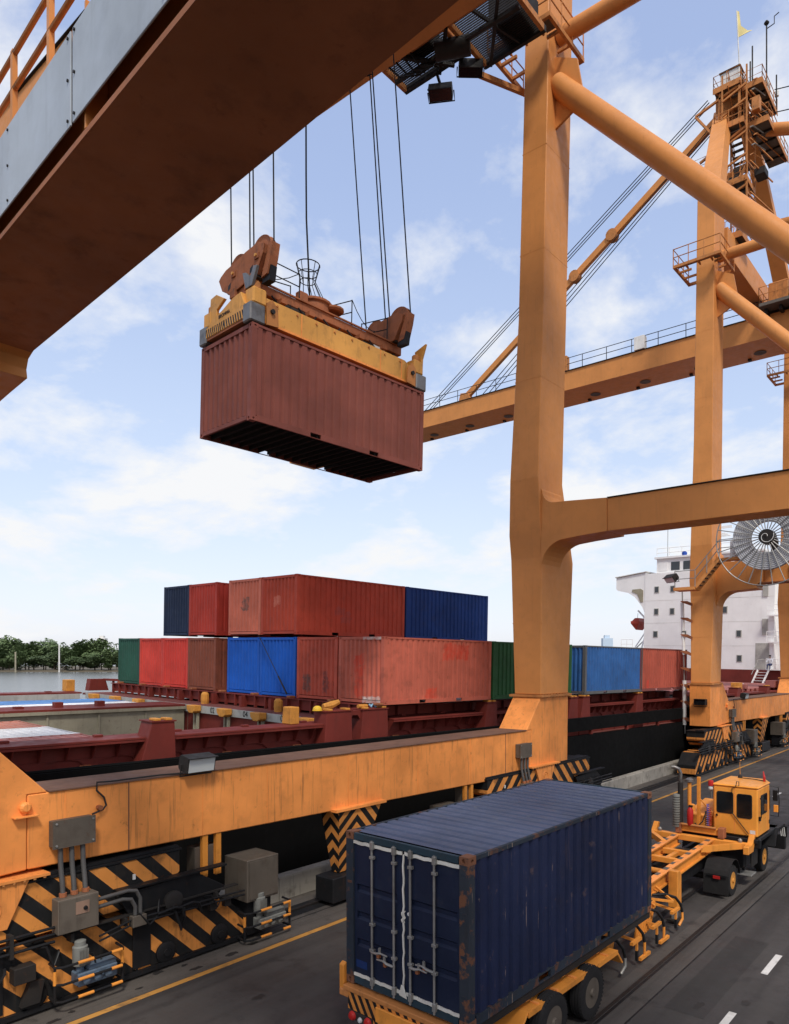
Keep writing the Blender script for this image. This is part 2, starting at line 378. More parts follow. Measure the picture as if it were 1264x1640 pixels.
def leaf_mat(name, c0, c1):
    m, t, b = base_mat(name, .6, 0, .25)
    tc = t.nodes.new('ShaderNodeTexCoord').outputs['Object']
    link(t, mixrgb(t, ramp(t, noise(t, tc, .35, 5), .35, .65), c0, c1), b.inputs['Base Color'])
    return m
M['leaf'] = leaf_mat('mangrove_leaf', (.068, .105, .042, 1), (.14, .19, .08, 1))
M['leaf2'] = leaf_mat('dark_leaf', (.056, .085, .038, 1), (.11, .148, .066, 1))
M['bark'] = paint('bark', (.10, .075, .055, 1), rough=.9, dirt=.3, rust=0, streak=.2, seed=91)
M['mud'] = paint('mud_bank', (.12, .10, .07, 1), rough=.9, dirt=.4, rust=0, streak=0, seed=93)

# ------------------------------------------------------------------ setting: quay, road, river, far bank
def sheet(name, x0, y0, x1, y1, z, mat):
    o = MB().add([(x0, y0, z), (x1, y0, z), (x1, y1, z), (x0, y1, z)], [(0, 1, 2, 3)]).build(name, mat)
    return tag(o, kind='structure')
q = MB().box(-15.05, -900, -6, 3500, 3500, 0).build('quay_ground', M['asphalt']); tag(q, kind='structure')
sheet('quay_apron', -15.0, -200, -12.62, 700, .004, M['apron'])
sheet('quay_edge_line', -12.61, -60, -12.46, 700, .004, M['line_yellow'])
sheet('track_bed', -5.95, -60, -5.20, 700, .004, M['track_strip'])
sheet('road_joint', -5.20, -60, -5.17, 700, .006, M['black'])
sheet('road_joint', -2.2, -60, -2.17, 700, .006, M['black'])
def rail_groove(name, x, wd, h=.012):
    o = MB().box(x - wd / 2, -60, .001, x + wd / 2, 700, h).build(name, M['rail_steel']); tag(o, kind='structure'); return o
for x in (-5.66, -6.76): rail_groove('flush_rail', x, .075)
for x in (-5.58, -6.68): sheet('rail_slot', x - .03, -60, x + .03, 700, .0065, M['black'])
rail_groove('crane_rail', -13.95, .09, .05)
sheet('rail_trench', -14.25, -60, -13.62, 700, .008, M['black'])
sheet('apron_joint', -13.45, -60, -13.42, 700, .0085, M['black'])
for (x, y, l) in ((-3.87, 12.0, 1.17), (-3.87, 15.17, 1.18), (-3.87, 18.4, 1.18), (-3.87, 8.8, 1.18), (-8.65, 35.5, 1.3), (-8.65, 40.2, 1.4), (-8.65, 45.2, 1.4), (-8.65, 50.2, 1.4), (-8.65, 55.2, 1.4)):
    sheet('lane_dash', x - .065, y, x + .065, y + l, .004, M['line_white'])
o = MB().add([(-4000, -1500, -1.2), (-15.06, -1500, -1.2), (-15.06, 4000, -1.2), (-4000, 4000, -1.2)], [(0, 1, 2, 3)]).build('river_water', M['water']); tag(o, kind='structure')
DB = 560
bank = MB()
us = list(range(-900, 1900, 70))
vs = []
for u in us:
    for dd, z in ((DB, -1.6), (DB + 3, -.7), (DB + 10, .3), (DB + 500, 1.0), (DB + 500, -3)):
        vs.append(far_point(u, dd + 2 * math.sin(u * .07), z))
fs = []
for i in range(len(us) - 1):
    for k in range(4): fs.append((i * 5 + k, i * 5 + k + 1, (i + 1) * 5 + k + 1, (i + 1) * 5 + k))
bank.add(vs, fs); o = bank.build('far_bank', M['mud']); tag(o, kind='structure')

rs = random.Random(11)
def blot(name, x, y, r_, mat, z, asp=1.8):
    pts = []
    for k in range(18):
        a = k * math.pi / 9; q_ = r_ * rs.uniform(.65, 1.15)
        pts.append((x + q_ * math.cos(a), y + q_ * asp * math.sin(a), z))
    tag(MB().add(pts, [tuple(range(18))]).build(name, mat), kind='structure')
M['oil'] = paint('oil_stain', (.030, .027, .025, 1), rough=.6, dirt=.2, rust=0, streak=0, seed=95)
M['patch'] = ground_mat('tarmac_patch', (.034, .031, .029, 1), (.020, .018, .017, 1))
for k in range(16): blot('oil_stain', rs.uniform(-5.1, -2.4), rs.uniform(10, 26), rs.uniform(.03, .09), M['oil'], .0042 + k * .00012, rs.uniform(1, 3))
for k in range(10): blot('oil_stain', rs.uniform(-11.5, -9), rs.uniform(6, 30), rs.uniform(.03, .09), M['oil'], .0042 + k * .00012, rs.uniform(1.2, 3))
for k in range(8): blot('oil_stain', rs.uniform(-13.3, -12.75), rs.uniform(5, 14), rs.uniform(.03, .08), M['oil'], .0092 + k * .00012, rs.uniform(1, 2.5))
sheet('tarmac_patch', -4.9, 12.6, -4.2, 16.9, .003, M['patch']); sheet('tarmac_patch', -11.2, 24.0, -9.9, 29.5, .003, M['patch'])

# low concrete wall along the quay edge, cast in bays
wall = thing('quay_wall', 'low stained concrete wall along the quay edge beside the black hull', 'wall', (-14.95, 0, 0))
for k, y0 in enumerate(range(-8, 84, 4)):
    MB().prism([(-.16, 0), (.16, 0), (.15, .56), (.13, .60), (-.16, .60)], 'y', y0 + .012, y0 + 3.988).build('wall_bay', M['concrete'], wall)

# ------------------------------------------------------------------ far trees
def crown_mesh(seed, n=2200, rx=9, rz=9):
    rnd = random.Random(seed); lobes = []
    for _ in range(9):
        a = rnd.uniform(0, 6.283); rr = rnd.uniform(0, .62)
        lobes.append((rr * math.cos(a) * rx, rr * math.sin(a) * rx, rnd.uniform(-.75, .6) * rz, rnd.uniform(.3, .55)))
    mb = MB()
    for i in range(n):
        lx, ly, lz, lr = lobes[rnd.randrange(9)]
        d = Vector((rnd.gauss(0, 1), rnd.gauss(0, 1), rnd.gauss(0, 1))).normalized() * (rnd.random() ** .4)
        c = Vector((lx + d.x * lr * rx, ly + d.y * lr * rx, lz + d.z * lr * rz))
        s = rnd.uniform(.45, 1.0)
        a = Vector((rnd.gauss(0, 1), rnd.gauss(0, 1), rnd.gauss(0, .5))).normalized(); b2 = a.orthogonal().normalized()
        mb.add([c - a * s, c + b2 * s * .6, c + a * s, c - b2 * s * .6], [(0, 1, 2, 3)])
    return mb.mesh('crown')
crowns = [crown_mesh(k) for k in range(5)]
for cm in crowns: cm.materials.append(M['leaf'])
trunk_me = MB().tube([(0, 0, -13), (.3, .1, -6), (0, .3, 0), (.6, 0, 4)], [.55, .42, .3, .12], 7).mesh('trunk'); trunk_me.materials.append(M['bark'])
rt = random.Random(3)
def tree(u, d, top, wid, k, lab, grp, mat):
    zb = .3; h = top - zb
    t_ = thing('tree', lab, 'tree', far_point(u, d, zb), group=grp)
    c = bpy.data.objects.new('crown', crowns[k]); COL.objects.link(c); c.parent = t_
    c.location = (0, 0, h * .54); c.scale = (wid / 11, wid / 11, h * .46 / 9.2); c.rotation_euler = (0, 0, rt.uniform(0, 6))
    c.material_slots[0].link = 'OBJECT'; c.material_slots[0].material = mat
    g = bpy.data.objects.new('trunk', trunk_me); COL.objects.link(g); g.parent = t_; g.scale = (1, 1, h / 20); g.location = (0, 0, h * .5)
def top_at(u, v, d): return EYE.z + d * (1061 - v) / FPX
TALL = ((5, 1015, 40, 'tall broad tree at the far left end of the opposite bank'), (28, 1022, 34, 'tall tree on the far bank directly behind the short weathered post'), (46, 1024, 30, 'slightly lower tree on the far bank just right of the short post'),
        (70, 1020, 40, 'tall round tree on the far bank midway between the two river posts'), (88, 1027, 30, 'tree on the far bank just left of the tall white post'), (106, 1033, 26, 'low gap tree on the far bank just right of the tall white post'),
        (128, 1024, 36, 'bushy tree on the far bank left of the pale block behind the trees'), (152, 1020, 44, 'tallest rounded tree on the far bank below the pale block'), (174, 1033, 30, 'lower tree on the far bank right of the pale block'), (190, 1037, 30, 'low tree on the far bank next to the dark green container'))
for u, v, wpx, lab in TALL:
    d = DB + 26 + rt.uniform(-4, 8)
    tree(u, d, top_at(u, v, d), wpx * d / FPX * .85, rt.randrange(5), lab, 'tall trees on the far bank', M['leaf'])
ORD = ['first', 'second', 'third', 'fourth', 'fifth', 'sixth', 'seventh', 'eighth', 'ninth', 'tenth', 'eleventh', 'twelfth', 'thirteenth', 'fourteenth']
for k in range(14):
    u = -4 + k * 15.2
    d = DB + 12 + rt.uniform(-2, 4); uu = u + rt.uniform(-4, 4); v = rt.uniform(1037, 1050)
    tree(uu, d, top_at(uu, v, d), rt.uniform(30, 46) * d / FPX * .8, rt.randrange(5), ORD[k] + ' low mangrove bush from the left along the far waterline', 'mangrove bushes on the far bank', rt.choice([M['leaf2'], M['leaf'], M['leaf2']]))
# palms standing above the tree line
for i, (u, v) in enumerate(((101, 1028), (116, 1031), (178, 1028), (187, 1030))):
    d = DB + 60; top = top_at(u, v, d)
    t_ = thing('palm_tree', ('slim palm head above the far trees beside the tall white post', 'slim palm head above the far trees right of the white post palm', 'slim palm behind the far trees right of the pale block', 'slim palm behind the far trees beside the dark green container')[i], 'palm tree', far_point(u, d, .3), group='palms behind the far trees')
    MB().tube([(0, 0, 0), (.4, 0, top * .5), (.2, 0, top - .8)], [.35, .28, .2], 6).build('trunk', M['bark'], t_)
    fr = MB()
    for k in range(11):
        a = k * 2.4; l = 3.4; e = .5 - .09 * k
        p = [Vector((.2 + math.cos(a) * l * s, math.sin(a) * l * s, top - .8 + e * l * s - 1.9 * s * s)) for s in (0, .35, .7, 1)]
        sd_ = Vector((-math.sin(a), math.cos(a), 0)) * .5
        for j in range(3):
            fr.add([p[j] - sd_, p[j] + sd_, p[j + 1] + sd_ * (.9 - .4 * j), p[j + 1] - sd_ * (.9 - .4 * j)], [(0, 1, 2, 3)])
    fr.build('crown', M['leaf2'], t_)
for i, (u, v0, mat, lab) in enumerate(((25, 1044, M['hold_beige'], 'short weathered mooring post in the river before the far trees'), (95, 1033, M['white_paint'], 'tall white post standing in the river before the far trees'))):
    d = DB - 4
    p = far_point(u, d, -1.2)
    o = tag(MB(p).tube([p, (p.x, p.y, top_at(u, v0, d))], .55 if i else .6, 8).build('river_post', mat), lab, 'post'); o.location = p
m, t, b = base_mat('hazy_facade', .5, 0, .4)
tcg = t.nodes.new('ShaderNodeTexCoord').outputs['Object']
br = t.nodes.new('ShaderNodeTexBrick'); br.inputs['Scale'].default_value = .25; link(t, tcg, br.inputs['Vector'])
b.inputs['Base Color'].default_value = (.50, .60, .70, 1); M['tower_haze'] = m  # distance haze painted into the tower as a pale blue base colour
def far_tower(u0, u1, v, d, lab, mat, steps):
    c = far_point((u0 + u1) / 2, d, 0); wd = (u1 - u0) * d / FPX; h = top_at(0, v, d)
    t_ = thing('tower_block', lab, 'building', c, Matrix.Rotation(YAW, 3, 'Z'))
    MB().box(-wd / 2, 0, 0, wd / 2, wd * .8, h).build('wall', mat, t_)
    MB().box(-wd * .28, wd * .2, h, wd * .22, wd * .7, h + wd * .3).build('roof_house', mat, t_)
    n = max(4, int(h / 7))
    for k in range(n):
        z0 = h * (.3 + .68 * k / n)
        MB().box(-wd * .46, -.25, z0, wd * .46, -.02, z0 + h * .35 / n).build('window_band', M['ship_glass'] if steps else mat, t_)
far_tower(966, 982, 1022, 2300, 'faint tower with painted-in blue haze on the horizon beside the white ship bridge', M['tower_haze'], 0)
far_tower(155, 168, 1022, 1300, 'pale concrete block rising behind the far trees', M['white_paint'], 0)

# ------------------------------------------------------------------ gantry cranes
O = Vector((-13.5, 13.85, 0))
DY = 39.3
def lerp_tab(tab, z):
    for (z0, a), (z1, b) in zip(tab, tab[1:]):
        if z <= z1: return a + (b - a) * max(0, min(1, (z - z0) / (z1 - z0)))
    return tab[-1][1]
crane = thing('gantry_crane', 'near orange ship-to-shore gantry crane whose beam crosses overhead and carries the hanging container', 'crane', O, group='orange quay cranes')
XL = [(4.96, -14.63), (10.9, -14.86), (13.1, -14.70), (19, -14.56), (33.2, -14.5)]
L1 = ([(4.96, 2.45), (9.8, 3.0), (13, 2.65), (19, 2.75), (33.2, 3.2)], [(4.96, 4.25), (10.8, 4.85), (13, 4.35), (19, 4.55), (33.2, 5.0)])
L2 = ([(4.96, 22.95), (10, 23.0), (12.9, 22.76), (19, 23.1), (27, 23.42), (33.2, 23.6)], [(4.96, 25.0), (10, 25.4), (12.9, 24.56), (19, 24.85), (27, 25.2), (33.2, 25.4)])
ZS = [4.97, 7, 9, 10, 10.9, 12.9, 16, 19, 23, 27, 33.2]
def leg(tabs, xr=-13.5, xl=None):
    mb = MB(O)
    vs = []
    for z in ZS:
        a = (lerp_tab(XL, z) if xl is None else xl); y0 = lerp_tab(tabs[0], z); y1 = lerp_tab(tabs[1], z)
        vs += [(a, y0, z), (xr, y0, z), (xr, y1, z), (a, y1, z)]
    fs = [(0, 1, 2, 3)]
    n = len(ZS)
    for i in range(n - 1):
        for k in range(4): fs.append((i * 4 + k, i * 4 + (k + 1) % 4, i * 4 + 4 + (k + 1) % 4, i * 4 + 4 + k))
    fs.append(tuple((n - 1) * 4 + k for k in range(4)))
    return mb.add(vs, fs)
for tabs in (L1, L2):
    lg = leg(tabs).build('leg', M['orange'], crane, bevel=.025)
    for z in (7.6, 16.6, 21.4, 25.3):               # faint butt welds round the leg
        a = lerp_tab(XL, z) - .004; y0 = lerp_tab(tabs[0], z) - .004; y1 = lerp_tab(tabs[1], z) + .004
        MB(O).box(a, y0, z, -13.496, y1, z + .025).build('weld_seam', M['orange'], lg)
    y0, y1 = tabs[0][0][1], tabs[1][0][1]
    fl = MB(O).box(-14.80, y0 - .1, 4.88, -13.40, y1 + .1, 4.965).build('leg_flange', M['orange_rusty'], crane)
    for k in range(9):
        y = y0 + (y1 - y0) * (k + .5) / 9
        MB(O).lathe([(.025, 0), (.025, .14)], (-13.43, y, 4.855), 'z', 6).build('flange_bolt', M['orange_rusty'], fl)
# feet: sloped knee at the inner side of each leg
MB(O).prism([(21.95, 3.74), (22.93, 4.88), (25.0, 4.88), (24.95, 2.36), (23.7, 2.22), (22.3, 2.20), (22.3, 3.735)], 'x', -14.68, -13.498).build('leg_foot', M['orange_dirty'], crane, bevel=.02)
MB(O).prism([(5.75, 3.83), (4.72, 4.88), (2.4, 4.88), (2.4, 2.5), (4.0, 2.46), (5.4, 2.52), (5.4, 3.83)], 'x', -14.68, -13.498).build('leg_foot', M['orange_dirty'], crane, bevel=.02)
sill = MB(O).prism([(5.41, 2.52), (22.29, 2.20), (22.29, 3.73), (5.41, 3.83)], 'x', -14.66, -13.502).build('sill_beam', M['orange_dirty'], crane, bevel=.02)
MB(O).prism([(5.76, 3.834), (21.94, 3.738), (21.94, 3.762), (5.76, 3.858)], 'x', -14.70, -13.47).build('top_plate', M['brown_top'], sill)
for y in (6.05, 7.25, 8.9, 10.6, 13.2, 16.0, 18.6, 20.6):
    zb = 2.52 - .01896 * (y - 5.41) + .02; zt = 3.83 - .0059 * (y - 5.41) - .01
    MB(O).box(-13.502, y, zb, -13.494, y + .018, zt).build('weld_seam', M['orange_dirty'] if y not in (7.25, 20.6) else M['brown_top'], sill)
lug = MB(O).lathe([(.10, 0), (.10, .06), (.06, .1)], (-13.5, 5.36, 3.62), 'x', 12).build('lifting_lug', M['orange_dirty'], sill)
MB(O).box(-13.5, 5.15, 3.46, -13.36, 5.55, 3.48).build('lug_shelf', M['orange_dirty'], sill)

# portal cross beams with rounded knees
knee = [(-13.5, 9.45)] + [(-13.5 + .98 - .98 * math.cos(R(a)), 9.58 + .98 * math.sin(R(a))) for a in range(10, 91, 10)] + [(-12.0, 10.60), (-10.92, 10.65), (-10.92, 11.80), (-12.45, 11.90)] + [(-12.95 - .5 * math.sin(R(a)), 12.42 - .5 * math.cos(R(a))) for a in range(0, 91, 15)] + [(-13.5, 12.5)]
MB(O).prism(knee, 'y', 22.955, 24.38).build('portal_knee', M['orange'], crane, bevel=.015)
MB(O).box(-10.915, 22.99, 10.655, 3.9, 24.1, 11.785).build('portal_beam', M['orange'], crane, bevel=.015)
MB(O).box(-10.9, 22.93, 11.79, 3.9, 24.16, 11.815).build('beam_cap_plate', M['dark_steel'], crane)
SK = -.072                                       # the near beam runs slightly askew
def skew(p): return (p[0], p[1] + SK * (p[0] + 13.5), p[2])
kneeL = [(-13.5, 9.15)] + [(-13.5 + .98 - .98 * math.cos(R(a)), 9.26 + .98 * math.sin(R(a))) for a in range(10, 91, 10)] + [(-12.0, 10.26), (-11.22, 10.28), (-11.26, 10.42), (-11.18, 10.55), (-10.92, 10.62)] + knee[-11:]
mb = MB(O); mb.fn = skew; mb.prism(kneeL, 'y', 3.42, 4.66); mb.build('portal_knee', M['orange'], crane, bevel=.015)
pb = MB(O); pb.fn = skew; pb.box(-10.93, 3.62, 10.615, 4.2, 4.605, 11.75); pb = pb.build('portal_beam', M['orange'], crane, bevel=.015)
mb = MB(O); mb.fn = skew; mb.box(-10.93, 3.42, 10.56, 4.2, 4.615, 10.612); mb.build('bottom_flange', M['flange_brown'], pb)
for x in (-9.4, -6.1, -2.8):
    mb = MB(O); mb.fn = skew; mb.box(x, 3.425, 10.63, x + .03, 3.615, 11.7); mb.build('stiffener', M['orange'], pb)
# landside legs
for y0, y1 in ((2.6, 4.1), (22.95, 24.4)):
    MB(O).box(3.92, y0, .9, 5.3, y1, 33).build('leg', M['orange'], crane)
MB(O).box(3.9, 4.12, 1.2, 5.2, 22.9, 2.4).build('sill_beam', M['orange'], crane)
# braces
for y in (3.7, 24.05):
    MB(O).tube([(-13.45, y, 27.85), (4.4, y, 8.1)], .41, 24).build('diagonal_brace', M['orange'], crane, smooth=True)
    MB(O).tube([(-13.45, y + .15, 29.75), (4.4, y + .15, 29.6)], .31, 18).build('top_strut', M['orange'], crane, smooth=True)
    MB(O).prism([(-13.5, 26.2), (-12.75, 26.55), (-12.4, 27.3), (-12.6, 28.4), (-13.5, 28.9)], 'y', y - .05, y + .05).build('brace_gusset', M['orange'], crane)

# ring platform round the top of each waterside leg
def ring(yo):
    Z = 29.05
    rp = MB(O).box(-15.55, 22.45 + yo, Z, -12.84, 22.57 + yo, Z + .16).build('ring_platform', M['orange_rusty'], crane)
    for args in ((-15.55, 24.95, -12.84, 25.07), (-15.55, 22.58, -15.43, 24.94), (-12.96, 22.58, -12.84, 24.94)):
        MB(O).box(args[0], args[1] + yo, Z, args[2], args[3] + yo, Z + .16).build('frame_beam', M['orange_rusty'], rp)
    for y in (23.25, 24.05):
        MB(O).box(-13.44, y + yo, Z + .02, -12.97, y + .09 + yo, Z + .13).build('cross_bar', M['orange_rusty'], rp)
        MB(O).box(-15.42, y + yo, Z + .02, -14.75, y + .09 + yo, Z + .13).build('cross_bar', M['orange_rusty'], rp)
    for x in (-14.9, -14.2, -13.5):
        MB(O).box(x, 22.58 + yo, Z + .02, x + .07, 23.1 + yo, Z + .13).build('cross_bar', M['orange_rusty'], rp)
    MB(O).box(-13.40, 22.6 + yo, Z + .165, -12.97, 23.22 + yo, Z + .19).build('deck_plate', M['grating'], rp)
    MB(O).box(-15.42, 22.58 + yo, Z + .165, -13.42, 22.98 + yo, Z + .19).build('deck_plate', M['grating'], rp)
    for (a, b_) in (((-12.86, 22.5), (-12.86, 25.02)), ((-15.53, 22.47), (-12.86, 22.47)), ((-15.53, 22.5), (-15.53, 25.02))):
        for z in (.62, 1.1):
            MB(O).tube([(a[0], a[1] + yo, Z + z), (b_[0], b_[1] + yo, Z + z)], .026, 6).build('hand_rail', M['orange_rusty'], rp)
        for t_ in (0, .33, .66, 1):
            x = a[0] + (b_[0] - a[0]) * t_; y = a[1] + (b_[1] - a[1]) * t_ + yo
            MB(O).tube([(x, y, Z + .16), (x, y, Z + 1.12)], .024, 6).build('railing_post', M['orange_rusty'], rp)
    return rp
ring(0); ring(-20.35)

# travelling gear under each waterside leg (local origin: rail level under the leg)
BG = Vector((-13.5, 4.7, 0))
def bogie(yloc, sy):
    made = []
    def put(name, mb, mat, parent=None, smooth=False, bevel=0):
        mb.off = BG
        o = mb.build(name, mat, crane if parent is None else parent, smooth, bevel)
        if parent is None: made.append(o)
        return o
    Y = lambda y: y                                            # world-like y, centre at 4.7
    eq = put('equaliser_beam', MB().prism([(1.1, 2.30), (8.3, 2.30), (8.3, 1.86), (7.7, 1.42), (5.6, 1.36), (3.8, 1.36), (1.7, 1.42), (1.1, 1.86)], 'x', -14.4, -13.40), M['hazard_big'], bevel=.015)
    put('top_cover', MB().box(-14.42, 1.05, 2.31, -13.38, 8.34, 2.345), M['black'])
    for s in (1, -1):
        tr = put('wheel_truck', MB().prism([(4.7 + s * a, z) for a, z in ((.22, 1.26), (3.3, 1.26), (4.45, 1.22), (5.15, .62), (5.15, .14), (.22, .14))], 'x', -14.35, -13.36), M['hazard_big'], bevel=.015)
        put('truck_plate', MB().box(-13.36, min(4.7 + s * 2.62, 4.7 + s * 2.66), .12, -13.335, max(4.7 + s * 2.62, 4.7 + s * 2.66), 1.25), M['black'], tr)
        put('rail_guard', MB().box(-13.42, min(4.7 + s * .2, 4.7 + s * 5.2), .06, -13.30, max(4.7 + s * .2, 4.7 + s * 5.2), .15), M['black'], tr)
        for a in (.75, 2.0, 3.25, 4.5):
            put('wheel', MB().lathe([(.21, 0), (.21, .05), (.17, .07), (.08, .075), (.07, .10), (.0, .10)], (-13.36, 4.7 + s * a, .33), 'x', 20), M['black'], tr, smooth=True)
        br_ = put('pivot_bracket', MB().prism([(4.7 + s * a, z) for a, z in ((2.2, 1.72), (3.9, 1.80), (4.6, 1.36), (4.3, 1.08), (2.6, 1.05))], 'x', -13.36, -13.27), M['black'], bevel=.01)
        put('pivot_pin', MB().lathe([(.20, 0), (.20, .07), (.13, .09), (.0, .09)], (-13.27, 4.7 + s * 3.35, 1.36), 'x', 18), M['dark_steel'], br_, smooth=True)
        put('pivot_lip', MB().box(-13.40, min(4.7 + s * 2.2, 4.7 + s * 4.6), 1.80, -13.2, max(4.7 + s * 2.2, 4.7 + s * 4.6), 1.835), M['black'], br_)
    shoe = put('leg_shoe', MB().prism([(4.02, 2.40), (5.38, 2.40), (5.02, 1.62), (4.38, 1.62)], 'x', -14.3, -13.33), M['orange_dirty'], bevel=.01)
    put('shoe_flange', MB().box(-14.4, 3.7, 2.405, -13.28, 5.7, 2.45), M['orange_dirty'], shoe)
    for k in range(12): put('flange_bolt', MB().lathe([(.03, 0), (.03, .03)], (-13.31, 3.8 + k * .165, 2.375), 'z', 6), M['orange_rusty'], shoe)
    ringp = [(-13.326, 4.72 + .2 * math.cos(R(a)), 1.98 + .2 * math.sin(R(a))) for a in range(0, 360, 20)]
    put('emblem_ring', MB().tube(ringp, .012, 5, closed=True), M['orange_dirty'], shoe)
    put('emblem_stroke', MB().tube([(-13.326, 4.66, 2.09), (-13.326, 4.78, 2.09), (-13.326, 4.78, 1.92), (-13.326, 4.70, 1.88)], .011, 5), M['orange_dirty'], shoe)
    # switch boxes and conduits
    jb = put('junction_box', MB().box(-13.495, 5.76, 2.85, -13.30, 6.48, 3.32), M['box_grey'], bevel=.012)
    put('box_lid', MB().box(-13.298, 5.74, 2.835, -13.275, 6.50, 3.335), M['box_grey'], jb)
    for y, z in ((5.80, 2.89), (6.45, 2.89), (5.80, 3.28), (6.45, 3.28)):
        put('lid_screw', MB().lathe([(.02, 0), (.02, .02)], (-13.274, y, z), 'x', 6), M['galv'], jb)
    for y in (5.90, 6.10, 6.30):
        put('conduit', MB().tube([(-13.36, y, 2.845), (-13.36, y + .01, 2.5), (-13.30, y + .01, 2.2), (-13.25, y, 1.975)], .045, 10), M['pipe_grey'], jb, smooth=True)
        put('conduit_gland', MB().lathe([(.065, 0), (.065, .07)], (-13.25, y, 1.975), 'z', 10), M['head_rust'], jb)
    lb = put('switch_box', MB().box(-13.33, 5.74, 1.36, -13.07, 6.46, 1.97), M['box_grey'], bevel=.012)
    put('box_lid', MB().box(-13.068, 5.76, 1.38, -13.045, 6.44, 1.95), M['box_grey'], lb)
    put('name_plate', MB().box(-13.043, 6.03, 1.66, -13.035, 6.27, 1.88), M['name_tan'], lb)
    put('plate_knob', MB().lathe([(.04, 0), (.03, .03)], (-13.034, 6.2, 1.75), 'x', 10), M['black'], lb)
    for z in (1.38, 1.50, 1.25):
        put('pipe', MB().tube([(-13.2, -.5, z), (-13.2, 5.735, z - .01)], .027, 8), M['black'], smooth=True)
    for k, z in enumerate((1.66, 1.80)):
        put('bent_conduit', MB().tube([(-13.15, 6.465, z), (-13.15, 6.95 + k * .1, z + .02), (-13.15, 7.12 + k * .1, z - .02), (-13.15, 7.2 + k * .1, z - .18), (-13.15, 7.2 + k * .1, 1.32)], .038, 10), M['pipe_grey'], smooth=True)
    put('small_junction_box', MB().box(-13.25, 7.12, 1.10, -13.08, 7.40, 1.31), M['box_grey'], bevel=.008)
    for z in (1.15, 1.24):
        put('pipe', MB().tube([(-13.14, 6.5, z - .12), (-13.14, 7.11, z)], .02, 8), M['black'], smooth=True)
        put('pipe', MB().tube([(-13.14, 7.41, z), (-13.14, 9.7, z - .06)], .022, 8), M['black'], smooth=True)
    for y in (8.15, 8.55):
        put('hose', MB().tube([(-13.12, y - .5, 1.22), (-13.08, y - .15, 1.27), (-13.08, y, 1.22), (-13.1, y + .06, 1.02)], .025, 8), M['black'], smooth=True)
    rh = random.Random(5)
    for k in range(9):
        y = 2.2 + k * .82; z = rh.uniform(.75, 1.3); d = rh.uniform(.25, .6)
        put('hydraulic_hose', MB().tube([(-13.30, y, z), (-13.10, y + d * .25, z + .05), (-13.07, y + d * .6, z - rh.uniform(.15, .35)), (-13.16, y + d, z - .12), (-13.3, y + d * 1.2, z + rh.uniform(-.2, .2))], rh.uniform(.014, .026), 7), M['black'], smooth=True)
    for k in range(8):
        y = 2.0 + k * 1.0
        put('pipe_clamp', MB().box(-13.34, y, 1.15, -13.16, y + .06, 1.55 if y < 5.6 else 1.3), M['dark_steel'])
    put('black_face_plate', MB().box(-13.352, 7.25, .2, -13.325, 7.62, 1.2), M['black'])  # flat black plates set on the wheel truck faces
    put('black_face_plate', MB().box(-13.352, 4.55, .2, -13.325, 4.95, 1.2), M['black'])
    put('grease_box', MB().box(-13.34, 5.05, .70, -13.12, 5.40, .98), M['dark_steel'], bevel=.01)
    put('sensor_bracket', MB().prism([(5.2, .25), (5.5, .25), (5.58, .62), (5.35, .66)], 'x', -13.34, -13.22), M['dark_steel'])
    for y in (8.9, 9.25): put('limit_switch', MB().box(-13.34, y, .92, -13.2, y + .16, 1.10), M['dark_steel'], bevel=.01)
    put('cable_tray', MB().box(-13.36, 5.4, 1.30, -13.22, 9.6, 1.33), M['dark_steel'])
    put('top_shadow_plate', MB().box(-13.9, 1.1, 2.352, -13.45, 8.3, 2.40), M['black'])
    cab_ = put('control_cabinet', MB().box(-13.95, 9.76, .88, -13.12, 10.62, 1.80), M['box_grey'], bevel=.012)
    put('cabinet_door', MB().box(-13.118, 9.82, .93, -13.10, 10.57, 1.75), M['box_grey'], cab_)
    put('cabinet_stand', MB().box(-13.9, 9.85, .12, -13.25, 10.5, .875), M['black'], cab_)
    for y in (8.92, 9.25):
        put('hanger_channel', MB().box(-13.62, y, 1.56, -13.53, y + .13, 2.47), M['vehicle_orange'])
    put('relay_box', MB().box(-13.95, 8.80, 1.66, -13.63, 9.34, 2.20), M['box_grey'], bevel=.01)
    put('lamp_marker', MB().box(-13.40, 7.28, 1.93, -13.37, 7.33, 2.03), M['white_paint'])
    # rail clamp power packs inside tubular guards
    for (y0, y1, z0, z1, pm) in ((5.64, 6.9, .24, .84, 'blue_pump'), (9.6, 10.88, .12, .70, 'grey_motor')):
        g = put('power_pack', MB().box(-13.30, y0 + .42, z0 + .12, -13.0, y1 - .12, z0 + .36), M[pm], bevel=.02)
        for k in range(3):
            put('valve', MB().lathe([(.075, 0), (.075, .05), (.03, .07)], (-13.0, y0 + .55 + .2 * k, z0 + .24), 'x', 12), M[pm], g)
        put('manifold', MB().box(-13.22, y0 + .62, z0 + .37, -13.03, y1 - .14, z0 + .44), M[pm], g)
        put('motor', MB().lathe([(.11, 0), (.13, .02), (.13, .34), (.10, .36), (.10, .44), (.05, .46)], (-13.16, y0 + .52, z0 + .46), 'z', 14), M['grey_motor'], g, smooth=True)
        put('motor_neck', MB().lathe([(.07, 0), (.07, .1)], (-13.16, y0 + .52, z0 + .36), 'z', 10), M[pm], g)
        for k in range(7):
            a = k * 51
            put('motor_fin', MB().box(-13.02, y0 + .44 + .026 * k, z0 + .5, -13.005, y0 + .45 + .026 * k, z0 + .78), M['grey_motor'], g)
